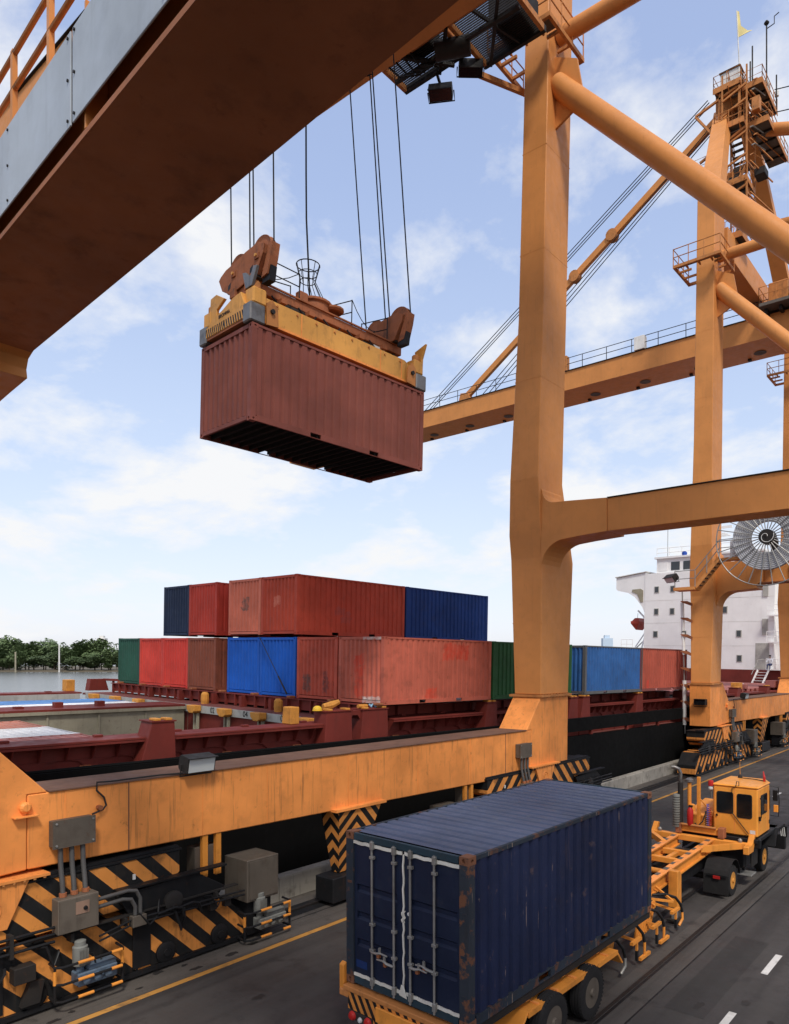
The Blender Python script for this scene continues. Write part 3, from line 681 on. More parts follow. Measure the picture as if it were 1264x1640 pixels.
        for z in (z0, (z0 + z1) / 2, z1):
            rr = [(-13.3, y0 + .05, z), (-13.02, y0 + .02, z), (-12.93, y0 + .12, z), (-12.93, y1 - .12, z), (-13.02, y1 - .02, z), (-13.3, y1, z)]
            put('guard_rail', MB().tube(rr, .024, 8), M['black'], g, smooth=True)
            for a, b_ in ((.3, .56), (.78, .98)):
                put('guard_sleeve', MB().tube([(-12.93, y0 + a * (y1 - y0), z), (-12.93, y0 + b_ * (y1 - y0) - .05, z)], .030, 8), M['vehicle_orange'], g, smooth=True)
        for y in (y0 + .02, y1 - .02):
            put('guard_post', MB().tube([(-13.02, y, z0), (-13.02, y, z1)], .024, 8), M['black'], g, smooth=True)
            put('guard_sleeve', MB().tube([(-13.02, y, z0 + .3), (-13.02, y, z1 - .06)], .030, 8), M['vehicle_orange'], g, smooth=True)
    for o in made:
        o.location = (0, yloc - 13.85, 0); o.scale = (1, sy, 1)
    return made
b1 = bogie(4.7, 1)
for o in b1:
    c = copy_tree(o, crane); c.location = (0, 23.0 - 13.85, 0); c.scale = (1, -1, 1)
# storm pin block in the middle of the sill
def frustum(y0, y1, x0, x1, z0, Y0, Y1, X0, X1, z1, off):
    vs = [(x0, y0, z0), (x1, y0, z0), (x1, y1, z0), (x0, y1, z0), (X0, Y0, z1), (X1, Y0, z1), (X1, Y1, z1), (X0, Y1, z1)]
    return MB(off).add(vs, [(0, 3, 2, 1), (4, 5, 6, 7), (0, 1, 5, 4), (1, 2, 6, 5), (2, 3, 7, 6), (3, 0, 4, 7)])
po = Vector((-13.71, 13.42, 0))
o = frustum(12.95, 13.7, -13.85, -13.58, .74, 12.75, 14.3, -14.05, -13.36, 2.36, po).build('pin_block', M['hazard_chev'], crane, bevel=.01); o.location = po - O
e = frustum(12.944, 12.948, -13.848, -13.582, .742, 12.744, 12.748, -14.048, -13.362, 2.358, po).build('pin_block_end', M['hazard_end'], o)
o = MB(O).box(-14.2, 12.6, 2.365, -13.30, 14.45, 2.43).build('pin_block_flange', M['orange_dirty'], crane)
MB(O).box(-13.98, 12.5, .10, -13.32, 14.5, .72).build('pin_block_base', M['black'], crane, bevel=.02)

def floodlight(parent, off, loc, rot, s=1.0, on=True):
    """box flood lamp with visor, glass and bracket"""
    Rm = rot3(*rot)
    def P_(mb):
        mb.fn = lambda p: Vector(loc) + Rm @ (Vector(p) * s); mb.off = Vector(off); return mb
    b_ = P_(MB().prism([(-.17, -.12), (-.10, -.17), (.17, -.17), (.17, .17), (-.10, .17), (-.17, .12)], 'y', -.33, .33)).build('floodlight', M['dark_steel'], parent, bevel=.008)
    P_(MB().box(.171, -.30, -.145, .180, .30, .145)).build('lamp_glass', M['lamp_face'] if on else M['glass'], b_)
    P_(MB().box(.172, -.34, .155, .235, .34, .175)).build('lamp_visor', M['dark_steel'], b_)
    P_(MB().tube([(0, -.37, .0), (0, -.37, -.26), (0, .37, -.26), (0, .37, 0)], .018, 6)).build('lamp_bracket', M['dark_steel'], b_)
    return b_
floodlight(crane, O, (-13.42, 8.72, 4.05), (0, 0, 12), 1.0)
MB(O).tube([(-13.46, 8.4, 3.86), (-13.48, 7.9, 3.88), (-13.5, 6.9, 3.88), (-13.47, 6.62, 3.9), (-13.44, 6.6, 3.75), (-13.46, 6.75, 3.6), (-13.44, 6.78, 3.45), (-13.44, 6.72, 3.38), (-13.4, 6.5, 3.33)], .018, 6).build('lamp_cable', M['dark_steel'], crane, smooth=True)
MB(O).lathe([(.05, 0), (.05, .10)], (-13.5, 6.66, 3.42), 'x', 8).build('cable_gland', M['head_rust'], crane)
# boom (single box girder running out over the water)
bm_ = MB(O).box(-62, 12.4, 27.95, 4, 15.9, 29.45).build('boom_girder', M['orange'], crane)
for k in range(14):
    x = -58 + 4.2 * k
    MB(O).box(x, 12.397, 27.98, x + .03, 12.40, 29.43).build('weld_seam', M['orange'], bm_)
    MB(O).lathe([(.42, 0), (.34, .04)], (x + 2, 14.6, 27.91), 'z', 14).build('drain_cover', M['grating'], bm_)
    MB(O).box(x + 1, 15.2, 27.80, x + 1.2, 15.5, 27.945).build('bracket', M['dark_steel'], bm_)
MB(O).box(-62, 12.30, 29.455, 4, 16.0, 29.49).build('boom_cap_plate', M['dark_steel'], bm_)
# second crane: the same machine one berth further on
crane2 = copy_tree(crane)
crane2.location = O + Vector((0, DY, 0))
crane2['label'] = 'far orange gantry crane with the tall stair tower and the big grey cable reel'
O2 = O + Vector((0, DY, 0))

# walkway along the near beam: kick panels, posts and rails
xs = [-13.2, -9.55, -6.29, -3.0, .3]
wk = MB(O); wk.fn = skew; wk.box(-13.3, 3.41, 11.48, 4.0, 3.62, 11.52); wk = wk.build('walkway_deck', M['orange'], crane)
for a, b_ in zip(xs, xs[1:]):
    mb = MB(O); mb.fn = skew; mb.box(a + .02, 3.39, 10.745, b_ - .02, 3.405, 11.555)
    kp = mb.build('kick_panel', M['kick_grey'], crane, bevel=.004)
    for bx_ in (a + .07, (a + b_) / 2, b_ - .07):
        for z in (10.80, 11.15, 11.51):
            mb = MB(O); mb.fn = skew; mb.lathe([(.014, 0), (.014, .012)], (bx_, 3.378, z), 'y', 6); mb.build('rivet', M['dark_steel'], kp)
for k in range(14):
    x = -12.98 + k * 1.0
    mb = MB(O); mb.fn = skew; mb.box(x, 3.43, 11.525, x + .065, 3.48, 12.36); mb.build('railing_post', M['orange'], crane)
for z in (12.33, 11.97):
    mb = MB(O); mb.fn = skew; mb.tube([(-13.3, 3.455, z), (4, 3.455, z)], .028, 8); mb.build('hand_rail', M['orange_rusty'], crane, smooth=True)

# --- only on the near crane: trolley frame with walkways, seen past the near beam
def near(name, mb, mat, parent=crane, **k):
    mb.off = O; return mb.build(name, mat, parent, **k)
tr_ = near('trolley_frame', MB().box(-22, 9.2, 28.0, -6, 19.65, 28.9), M['orange'], bevel=.03)
near('trolley_rib', MB().box(-22, 19.66, 28.3, -6, 19.8, 28.6), M['orange'], tr_)
def walkway(x0, y0, x1, y1, z, nb):
    f = near('walkway_frame', MB().box(x0, y1 - .14, z, x1, y1, z + .22), M['dark_steel'], tr_)
    for a in ((x0, y0, x1, y0 + .14), (x0, y0 + .145, x0 + .14, y1 - .145), (x1 - .14, y0 + .145, x1, y1 - .145)):
        near('frame_beam', MB().box(a[0], a[1], z, a[2], a[3], z + .22), M['orange_rusty'], tr_)
    n = int((x1 - x0) / 1.05)
    for k in range(1, n):
        x = x0 + (x1 - x0) * k / n
        near('cross_bar', MB().beam((x - .3, y0 + .15, z + .1), (x + .3, y1 - .15, z + .1), .08, .12), M['dark_steel'], tr_)
    g = MB()
    y = y0 + .2
    while y < y1 - .15:
        g.box(x0 + .15, y, z + .14, x1 - .15, y + .022, z + .2); y += .085
    o = near('grating', g, M['dark_steel'], tr_); o['kind'] = 'stuff'
walkway(-18.6, 19.85, -15.6, 21.35, 28.35, 0)
walkway(-15.5, 19.85, -12.9, 22.3, 28.35, 0)
near('lamp_arm', MB().beam((-17.05, 21.3, 28.4), (-17.05, 21.6, 28.0), .08, .08), M['dark_steel'], tr_)
near('machine_box', MB().box(-14.5, 21.0, 28.62, -13.2, 22.3, 29.6), M['dark_steel'], tr_, bevel=.04)
near('winch_box', MB().box(-17.6, 19.95, 28.6, -16.4, 20.7, 29.5), M['dark_steel'], tr_, bevel=.04)
near('winch_drum', MB().tube([(-16.3, 20.3, 28.15), (-15.2, 20.9, 28.2)], .32, 14), M['dark_steel'], tr_, smooth=True)
near('access_ladder_beam', MB().beam((-16.2, 21.6, 28.4), (-14.9, 24.6, 28.5), .14, .2), M['orange_rusty'], tr_)
for (p, q_) in (((-17.5, 19.8, 28.25), (-16.2, 21.3, 28.25)), ((-16.9, 21.3, 28.3), (-15.5, 19.9, 28.3)), ((-15.2, 22.2, 28.3), (-13.4, 20.0, 28.3)), ((-18.4, 20.5, 28.2), (-13, 20.7, 28.2))):
    near('tie_brace', MB().beam(p, q_, .12, .12), M['dark_steel'], tr_)
for k in range(4):
    near('festoon_cable', MB().tube([(-18.2 + .35 * k, 19.9, 28.3), (-17.9 + .3 * k, 20.2, 27.95), (-17.2 + .2 * k, 20.5, 27.9), (-16.6, 20.7, 28.25)], .035, 6), M['black'], tr_, smooth=True)
for (l, r_) in (((-17.05, 21.55, 27.85), (-60, 0, 62)), ((-15.75, 21.7, 28.2), (-50, 0, 75)), ((-18.6, 18.6, 27.7), (-60, 0, 80))):
    floodlight(crane, O, l, r_, 1.35, False)

# --- only on the far crane
def far(name, mb, mat, parent=None, **k):
    mb.off = O2; return mb.build(name, mat, parent or crane2, **k)
def tower_col(p0, p1, w0, w1):
    p0 = Vector(p0); p1 = Vector(p1); vs = []
    for p, w_ in ((p0, w0), (p1, w1)):
        vs += [(p.x - w_, p.y - w_, p.z), (p.x + w_, p.y - w_, p.z), (p.x + w_, p.y + w_, p.z), (p.x - w_, p.y + w_, p.z)]
    return MB().add(vs, [(0, 1, 2, 3), (4, 7, 6, 5), (0, 4, 5, 1), (1, 5, 6, 2), (2, 6, 7, 3), (3, 7, 4, 0)])
AP = Vector((-16.25, 52.9, 45.2))
far('cross_girder', MB().box(-14.5, 44.6, 30.6, -13.4, 62.0, 32.2), M['orange'], bevel=.02)
tw = far('tower_leg', tower_col((-14.0, 43.4, 33.1), AP, .60, .48), M['orange'], bevel=.02)
far('tower_leg', tower_col((-14.0, 63.0, 33.1), AP + Vector((1.2, 1.6, 0)), .60, .45), M['orange'], bevel=.02)
far('tower_head', MB().box(-16.5, 52.1, 44.6, -14.7, 53.9, 46.6), M['orange_rusty'], bevel=.03)
far('back_stay', MB().tube([(-15.0, 53.3, 43.6), (2, 53.3, 37.0)], .40, 16), M['orange'], smooth=True)
far('back_stay', MB().tube([(-14.4, 55.2, 37.4), (2, 55.2, 35.5)], .32, 16), M['orange'], smooth=True)
def rail_run(parent, pts, zs=(.55, 1.05), post=True, r=.026, mat='orange_rusty'):
    for z in zs: far('hand_rail', MB().tube([(p[0], p[1], p[2] + z) for p in pts], r, 5), M[mat], parent)
    if post:
        for p, q_ in zip(pts, pts[1:]):
            L_ = (Vector(q_) - Vector(p)).length; n = max(1, round(L_ / 1.0))
            for k in range(n + 1):
                c = Vector(p) + (Vector(q_) - Vector(p)) * k / n
                far('railing_post', MB().tube([c, c + Vector((0, 0, zs[-1]))], r, 5), M[mat], parent)
def platform(x0, y0, x1, y1, z, sides='fblr'):
    p = far('tower_platform', MB().box(x0, y0, z, x1, y1, z + .10), M['grating'])
    far('kick_plate', MB().box(x0 - .03, y0 - .04, z - .16, x1 + .03, y0 - .005, z + .22), M['orange_rusty'], p)
    far('kick_plate', MB().box(x1 + .005, y0, z - .16, x1 + .04, y1, z + .18), M['orange_rusty'], p)
    n = max(2, int((y1 - y0) / .9))
    for k in range(1, n): far('deck_rib', MB().box(x0, y0 + (y1 - y0) * k / n, z - .13, x1, y0 + (y1 - y0) * k / n + .06, z - .003), M['dark_steel'], p)
    far('deck_brace', MB().beam((x0 + .1, y0 + .1, z - .08), (x1 - .1, y1 - .1, z - .08), .06, .06), M['orange_rusty'], p)
    c = [(x0, y0, z), (x1, y0, z), (x1, y1, z), (x0, y1, z)]
    rail_run(p, [c[3], c[0], c[1], c[2]])
    return p
p1 = platform(-16.3, 51.0, -14.5, 53.0, 45.55)
platform(-14.45, 51.3, -13.2, 55.2, 45.1)
platform(-16.2, 50.9, -14.3, 52.4, 42.75)
platform(-14.2, 51.6, -12.9, 57.0, 42.6)
p3 = platform(-15.9, 50.9, -14.1, 53.0, 38.75)
platform(-17.6, 50.5, -16.6, 51.9, 40.0)
platform(-15.0, 46.0, -13.0, 48.2, 32.3)
platform(-14.2, 56.5, -12.4, 60.0, 31.2)
far('signal_cabin', MB().box(-16.0, 51.5, 46.05, -14.7, 52.3, 46.95), M['white_paint'], p1, bevel=.03)
far('cabin_roof', MB().box(-16.05, 51.4, 46.955, -14.65, 52.4, 47.0), M['dark_steel'], p1)
STW = [(-14.95, 38.85, 40.8, 1), (-14.95, 40.8, 42.75, -1), (-14.9, 42.85, 44.2, 1), (-14.9, 44.2, 45.55, -1), (-14.6, 34.8, 36.8, 1), (-14.6, 36.8, 38.8, -1)]
for (x0, z0, z1, sg) in STW:
    ya, yb = (50.9, 52.7) if sg > 0 else (52.7, 50.9)
    for s in (-.40, .40):
        far('stair_stringer', MB().beam((x0 + s, ya, z0), (x0 + s, yb, z1), .05, .24), M['orange_rusty'], tw)
        far('hand_rail', MB().tube([(x0 + s, ya, z0 + .95), (x0 + s, yb, z1 + .95)], .028, 5), M['orange_rusty'], tw)
        far('hand_rail', MB().tube([(x0 + s, ya, z0 + .5), (x0 + s, yb, z1 + .5)], .022, 5), M['orange_rusty'], tw)
        for t_ in (.1, .5, .9):
            y = ya + (yb - ya) * t_; z = z0 + (z1 - z0) * t_
            far('railing_post', MB().tube([(x0 + s, y, z), (x0 + s, y, z + .97)], .024, 5), M['orange_rusty'], tw)
    n = int((z1 - z0) / .27)
    for k in range(n):
        t_ = (k + .5) / n; y = ya + (yb - ya) * t_; z = z0 + (z1 - z0) * t_
        far('stair_tread', MB().box(x0 - .37, y - .13, z, x0 + .37, y + .13, z + .05), M['grating'], tw)
    if sg > 0: far('half_landing', MB().box(x0 - .5, yb, z1 - .06, x0 + .9, yb + .8, z1), M['grating'], tw)
for x in (-15.75, -14.15):
    for y in (50.95, 52.9):
        far('stair_post', MB().box(x, y, 36.5, x + .10, y + .10, 46.4), M['orange_rusty'], tw)
for z in (37.8, 39.9, 41.4, 43.6, 44.6):
    far('tower_brace', MB().beam((-15.7, 50.98, z), (-14.1, 50.98, z + .55), .10, .12), M['orange_rusty'], tw)
    far('tower_brace', MB().beam((-14.1, 51, z), (-14.1, 53, z + .4), .08, .10), M['orange_rusty'], tw)
    far('tower_brace', MB().beam((-13.9, 51.1, z), (-13.1, 53.6, z - .5), .07, .08), M['orange_rusty'], tw)
for k in range(9):
    x = -13.9 + .12 * (k % 3); z = 40.2 + .62 * k
    far('conduit_run', MB().tube([(x, 51.0, z), (x + .1, 51.4, z + .3), (x + .5, 52.4, z + .2)], .04, 5), M['galv'] if k % 2 else M['orange_rusty'], tw)
for (x, y, z, sx, sy, sz, mt) in ((-13.8, 51.0, 43.1, .5, .5, .9, 'orange_rusty'), (-14.1, 53.6, 43.0, .8, .9, .8, 'dark_steel'), (-13.6, 52.6, 45.3, .4, .6, .7, 'plate_grey'), (-15.6, 51.3, 39.0, .5, .4, .8, 'orange_rusty'), (-13.9, 52.0, 39.3, .7, .9, .5, 'dark_steel')):
    far('tower_cabinet', MB().box(x, y, z, x + sx, y + sy, z + sz), M[mt], tw, bevel=.03)
for (a, b_) in (((-17.6, 51.2, 44.6), (-14.6, 51.2, 45.4)), ((-17.6, 51.2, 44.6), (-16.3, 51.6, 42.7)), ((-17.3, 51.2, 41.2), (-14.2, 51.2, 42.4)), ((-16.0, 51.2, 42.9), (-15.9, 51.2, 45.4)), ((-14.6, 51.1, 42.9), (-14.6, 51.1, 45.3))):
    far('tower_brace', MB().beam(a, b_, .14, .14), M['orange_rusty'], tw)
for (x, y, z0, z1) in ((-13.4, 53.2, 45.2, 50.2), (-13.9, 51.6, 45.2, 47.9), (-14.2, 52.2, 45.2, 47.4), (-13.15, 54.8, 45.2, 47.6)):
    far('mast_rod', MB().tube([(x, y, z0), (x, y, z1)], .05, 6), M['dark_steel'], tw)
far('anemometer', MB().lathe([(.12, 0), (.18, .1), (.08, .25)], (-13.4, 53.2, 50.2), 'z', 10), M['dark_steel'], tw)
far('wind_vane', MB().tube([(-13.4, 53.2, 49.9), (-12.9, 53.2, 50.0), (-12.9, 53.2, 50.5), (-12.6, 53.2, 50.6)], .035, 5), M['dark_steel'], tw)
fp = far('flag_pole', MB().tube([(-14.9, 52.2, 47.0), (-15.1, 52.2, 51.4)], .04, 6), M['white_paint'], tw)
far('flag', MB().add([(-15.1, 52.2, 51.4), (-14.95, 52.25, 51.3), (-14.85, 52.3, 50.3), (-14.4, 52.35, 49.75), (-14.1, 52.3, 49.6), (-15.0, 52.2, 49.5), (-15.1, 52.22, 51.4), (-14.95, 52.28, 51.3), (-14.85, 52.33, 50.3), (-14.4, 52.38, 49.75), (-14.1, 52.33, 49.6), (-15.0, 52.23, 49.5)], [(0, 1, 2, 5), (2, 3, 4, 5), (6, 11, 8, 7), (8, 11, 10, 9)]), M['flag'], fp)
far('beacon_lamp', MB().lathe([(.14, 0), (.16, .3), (.05, .45)], (-13.2, 55.1, 46.3), 'z', 10), M['white_paint'], tw)
for k in range(32): far('railing_post', MB().tube([(-61.5 + 2.05 * k, 51.68, 29.49), (-61.5 + 2.05 * k, 51.68, 30.5)], .03, 5), M['dark_steel'])
for z in (30.0, 30.48): far('hand_rail', MB().tube([(-61.6, 51.68, z), (3, 51.68, z)], .028, 5), M['dark_steel'])
# tie bars and boom hoist ropes
T0 = Vector((-16.7, 52.9, 44.9)); T1 = Vector((-39.4, 53.4, 30.35))
far('tie_bar', MB().beam(T0, T1, .34, .52), M['orange'], bevel=.02)
for f_ in (.355, .50):
    c = T0 + (T1 - T0) * f_
    far('tie_pivot', MB().lathe([(.46, -.28), (.46, .28)], c, 'y', 14), M['orange_rusty'], smooth=True)
far('tie_anchor', MB().prism([(-40.1, 29.5), (-38.4, 29.5), (-38.9, 30.7), (-39.7, 30.8)], 'y', 53.1, 53.7), M['orange_rusty'])
for k, (dx, dz, ex) in enumerate(((-.4, 1.3, -44), (-.3, 1.1, -43.4), (-.2, .9, -43), (.2, -.4, -37.3), (.3, -.6, -36.6), (.4, -.8, -36.0))):
    far('hoist_rope', MB().tube([T0 + Vector((dx, -.6, dz)), (ex, 52.6, 29.6)], .035, 5), M['black'])
for k in range(2):
    far('back_rope', MB().tube([(-13.2, 54.5, 46.4 - 1.6 * k), (10, 54.5, 41 - 1.6 * k)], .035, 5), M['black'])
far('electric_box', MB().box(-22.3, 51.5, 29.5, -21.5, 52.0, 30.5), M['white_paint'], bevel=.02)
far('electric_box', MB().box(-28.8, 51.6, 29.5, -28.0, 52.1, 30.7), M['orange_rusty'], bevel=.02)
# hanging gear under boom near the leg
mach = far('machinery_platform', MB().box(-13.2, 50.5, 29.6, -9.0, 57.0, 29.8), M['grating'])
for (x0, y0, x1, y1, z0, z1, mt) in ((-12.8, 51.2, -11.6, 53.0, 29.85, 31.3, 'orange_rusty'), (-11.2, 51.0, -9.6, 54.0, 29.85, 31.0, 'dark_steel'), (-12.4, 54.0, -10.6, 56.0, 29.85, 31.8, 'head_rust'), (-10.4, 50.8, -9.2, 51.6, 31.1, 32.0, 'orange_rusty')):
    far('winch_housing', MB().box(x0, y0, z0, x1, y1, z1), M[mt], mach, bevel=.05)
rail_run(mach, [(-13.2, 57, 29.8), (-13.2, 50.5, 29.8), (-9, 50.5, 29.8)])
for k in range(5):
    far('under_beam', MB().box(-13.0 + k * .9, 51.0, 29.3, -12.8 + k * .9, 56.8, 29.59), M['dark_steel'], mach)
# cable reel on the near beam of the far crane
RC = Vector((-10.25, 40.85, 12.80))
rl = far('cable_reel', MB().lathe([(.82, -.12), (1.74, -.12), (1.74, .12), (.82, .12), (.82, -.12)], RC, 'y', 48, False), M['cable_grey'], smooth=True)
for k in range(9):
    r_ = .9 + k * .1
    far('cable_turn', MB().tube([RC + Vector((r_ * math.cos(R(a)), -.125, r_ * math.sin(R(a)))) for a in range(0, 360, 8)], .03, 5, closed=True), M['cable_grey'], rl, smooth=True)
for k in range(26):
    a = 2 * math.pi * k / 26
    far('spoke', MB().tube([RC + Vector((.42 * math.cos(a), -.2, .42 * math.sin(a))), RC + Vector((2.58 * math.cos(a), -.2, 2.58 * math.sin(a)))], .028, 6), M['galv'], rl)
far('reel_rim', MB().tube([RC + Vector((2.58 * math.cos(R(a)), -.2, 2.58 * math.sin(R(a)))) for a in range(0, 360, 6)], .03, 6, closed=True), M['galv'], rl, smooth=True)
far('reel_hub', MB().lathe([(.40, -.24), (.40, .3), (.2, .35)], RC, 'y', 24), M['dark_steel'], rl, smooth=True)
far('hub_spiral', MB().tube([RC + Vector(((.06 + .36 * a / 400) * math.cos(R(a)), -.31, (.06 + .36 * a / 400) * math.sin(R(a)))) for a in range(0, 400, 20)], .017, 6), M['white_paint'], rl, smooth=True)
far('reel_axle', MB().tube([RC + Vector((0, .3, 0)), RC + Vector((0, 1.5, 0)), RC + Vector((0, 1.5, -1.1))], .2, 10), M['dark_steel'], rl, smooth=True)
# stair from the knee platform up to the beam
lp = far('knee_platform', MB().box(-15.25, 40.7, 10.25, -14.05, 41.7, 10.42), M['orange'])
far('landing', MB().box(-12.75, 41.3, 11.82, -11.3, 41.9, 11.97), M['orange'], lp)
for y in (40.85, 41.5):
    far('stair_stringer', MB().beam((-14.05, y, 10.38), (-12.72, y, 11.95), .05, .2), M['orange'], lp)
for k in range(8):
    far('stair_tread', MB().box(-14.0 + .163 * k - .05, 40.88, 10.5 + .193 * k, -14.0 + .163 * k + .14, 41.47, 10.54 + .193 * k), M['grating'], lp)
for z in (.5, .95):
    far('hand_rail', MB().tube([(-15.2, 40.8, 10.4 + z), (-14.05, 40.8, 10.4 + z), (-12.72, 40.8, 11.95 + z), (-11.6, 40.8, 11.95 + z)], .025, 6), M['galv'], lp)
for (x, z) in ((-15.2, 10.4), (-14.05, 10.4), (-13.4, 11.15), (-12.72, 11.95), (-11.8, 11.95)):
    far('railing_post', MB().tube([(x, 40.8, z), (x, 40.8, z + .97)], .025, 6), M['galv'], lp)
far('oil_drum', MB().lathe([(.2, 0), (.2, .8)], (-11.65, 41.6, 11.98), 'z', 12), M['blue_plain'], lp)
far('white_tank', MB().lathe([(.2, 0), (.2, .9), (.1, 1.0)], (-12.2, 41.65, 11.98), 'z', 12), M['white_paint'], lp)
fl2 = floodlight(crane2, O2, (-15.4, 40.8, 11.0), (-120, 0, 40), 1.15, True)
# drain pipe with rungs at the outer side of the leg
vp_ = far('drain_pipe', MB().tube([(-15.1, 42.1, 2.5), (-15.12, 42.1, 5.1)], .125, 12), M['white_paint'], smooth=True)
far('pipe_upper', MB().tube([(-15.2, 42.1, 8.0), (-15.25, 42.1, 9.65)], .105, 12), M['white_paint'], vp_, smooth=True)
far('pipe_upper', MB().tube([(-15.15, 42.1, 6.6), (-15.2, 42.1, 7.9)], .09, 12), M['white_paint'], vp_, smooth=True)
far('thin_rod', MB().tube([(-15.08, 42.1, 2.0), (-15.15, 42.1, 6.0), (-15.25, 42.1, 10.4)], .035, 6), M['galv'], vp_)
for k in range(8):
    z = 2.9 + .97 * k
    far('pipe_bracket', MB().prism([(-15.3, z), (-14.62, z - .28), (-14.62, z - .12), (-14.9, z + .04), (-15.3, z + .06)], 'y', 41.98, 42.02), M['head_rust'], vp_)
floodlight(crane2, O2, (-14.0, 41.55, 3.9), (-90, 0, 0), 1.0, False)

# ------------------------------------------------------------------ shipping containers
CW, CL, CH = 2.438, 6.058, 2.40
def corrugated(n, x0, x1, d0, d1, a1=.28, a2=.5, a3=.78):
    """zig-zag profile (along, depth): n trapezoid waves between x0 and x1"""
    p = (x1 - x0) / n; out = []
    for k in range(n):
        a = x0 + k * p
        out += [(a, d1), (a + p * a1, d1), (a + p * a2, d0), (a + p * a3, d0)]
    out.append((x1, d1))
    return out
def wall_mesh(prof, axis, z0, z1):
    mb = MB(); vs = []; fs = []
    for (u, d) in prof:
        for z in (z0, z1): vs.append((d, u, z) if axis == 'y' else (u, d, z))
    for i in range(len(prof) - 1): fs.append((2 * i, 2 * i + 2, 2 * i + 3, 2 * i + 1))
    return mb.add(vs, fs)
def hole_face(mb, c, u, v, hw, hh, rw, rh, dep):
    """rectangular face with an oval pocket, c = centre, u/v = axes, pocket pressed inwards along -n"""
    c = Vector(c); u = Vector(u); v = Vector(v); n = u.cross(v)
    outer = [c + u * a * hw + v * b_ * hh for a, b_ in ((-1, -1), (0, -1), (1, -1), (1, 0), (1, 1), (0, 1), (-1, 1), (-1, 0))]
    ang = [225, 270, 315, 0, 45, 90, 135, 180]
    inner = [c + u * math.cos(R(a)) * rw + v * math.sin(R(a)) * rh for a in ang]
    deep = [p - n * dep for p in inner]
    fs = [(i, (i + 1) % 8, 8 + (i + 1) % 8, 8 + i) for i in range(8)] + [(8 + i, 8 + (i + 1) % 8, 16 + (i + 1) % 8, 16 + i) for i in range(8)] + [tuple(range(16, 24))]
    mb.add(outer + inner + deep, fs)
CM = {}
def cmesh(name, mb, bevel=0): CM[name] = mb.mesh(name); CM[name].materials.append(M['black']); return CM[name]
e = .008
cmesh('side_wall_r', wall_mesh(corrugated(21, .16, CL - .16, CW - .052, CW - .012, .52, .64, .88), 'y', .15, CH - .07))
cmesh('side_wall_l', wall_mesh(corrugated(21, .16, CL - .16, .052, .012, .52, .64, .88), 'y', .15, CH - .07))
cmesh('front_wall', wall_mesh(corrugated(9, .15, CW - .15, .062, .014), 'x', .15, CH - .09))
mb = MB(); prof = []
for k in range(21):
    a = .25 + k * (CL - .5) / 21; p_ = (CL - .5) / 21
    prof += [(a, 0), (a + p_ * .60, 0), (a + p_ * .70, -.03), (a + p_ * .90, -.03)]
prof.append((CL - .25, 0))
vs = [(.05, .12, CH - .012), (CW - .05, .12, CH - .012)]; fs = []
for (u, d) in prof: vs += [(.05, u, CH - .012 + d), (CW - .05, u, CH - .012 + d)]
vs += [(.05, CL - .12, CH - .012), (CW - .05, CL - .12, CH - .012)]
for i in range(len(vs) // 2 - 1): fs.append((2 * i, 2 * i + 1, 2 * i + 3, 2 * i + 2))
cmesh('roof', mb.add(vs, fs))
mb = MB().box(.06, .1, .135, CW - .06, CL - .1, .148); cmesh('floor', mb)
cmesh('floor_beam', MB().box(.06, 0, .03, CW - .06, .05, .13))
cmesh('corner_post', MB().prism([(0, 0), (.16, 0), (.16, .03), (.05, .03), (.05, .15), (0, .15)], 'z', .119, CH - .119))
cmesh('top_rail', MB().box(0, .18, 0, .06, CL - .18, .06))
mb = MB(); 
for a, b_ in ((.18, 1.82), (2.17, 3.89), (4.24, CL - .18)): mb.box(0, a, 0, .05, b_, .15)
for a in (1.82, 2 * 1.945): mb.box(.001, a, 0, .049, a + .35, .012); mb.box(.001, a, .128, .049, a + .35, .15)
CM['bottom_rail'] = None
cmesh('bottom_rail', mb)
cmesh('end_beam', MB().box(.18, 0, 0, CW - .18, .06, .10))
mb = MB()
hole_face(mb, (.081, 0, .059), (1, 0, 0), (0, 0, 1), .081, .059, .032, .040, .03)      # end face (-Y)
hole_face(mb, (0, .089, .059), (0, -1, 0), (0, 0, 1), .089, .059, .034, .026, .03)      # outer side (-X)
mb.add([(.162, 0, 0), (.162, .178, 0), (.162, .178, .118), (.162, 0, .118), (0, .178, 0), (0, .178, .118), (0, 0, 0), (0, 0, .118)], [(0, 1, 2, 3), (1, 4, 5, 2), (6, 4, 1, 0), (7, 3, 2, 5)])
cmesh('corner_casting', mb)
def door_mesh(x0, x1):
    mb = MB(); z0, z1 = .14, CH - .13; bands = [(.42, .5), (.62, .70), (.80, .88)]
    y1 = CL - .03
    zs = [z0]
    # five flat panels separated by three pressed horizontal troughs
    prof = [(z0, 0)]
    for f in (.22, .42, .62):
        zc_ = z0 + (z1 - z0) * f + .08
        prof += [(zc_ - .075, 0), (zc_ - .04, -.035), (zc_ + .02, -.035), (zc_ + .055, 0)]
    prof.append((z1, 0))
    vs = []; fs = []
    for (z, d) in prof: vs += [(x0 + .13, y1 + d, z), (x1 - .13, y1 + d, z)]
    for i in range(len(prof) - 1): fs.append((2 * i, 2 * i + 1, 2 * i + 3, 2 * i + 2))
    mb.add(vs, fs)
    for a, b_ in ((x0, x0 + .13), (x1 - .13, x1)): mb.box(a, y1 - .036, z0, b_, y1 + .001, z1)
    return mb
cmesh('door_a', door_mesh(.09, CW / 2 - .012)); cmesh('door_b', door_mesh(CW / 2 + .012, CW - .09))
def put_mesh(name, me, mat, parent, loc=(0, 0, 0), sc=(1, 1, 1)):
    o = bpy.data.objects.new(name, me); COL.objects.link(o); o.parent = parent; o.location = loc; o.scale = sc
    o.material_slots[0].link = 'OBJECT'; o.material_slots[0].material = mat
    return o
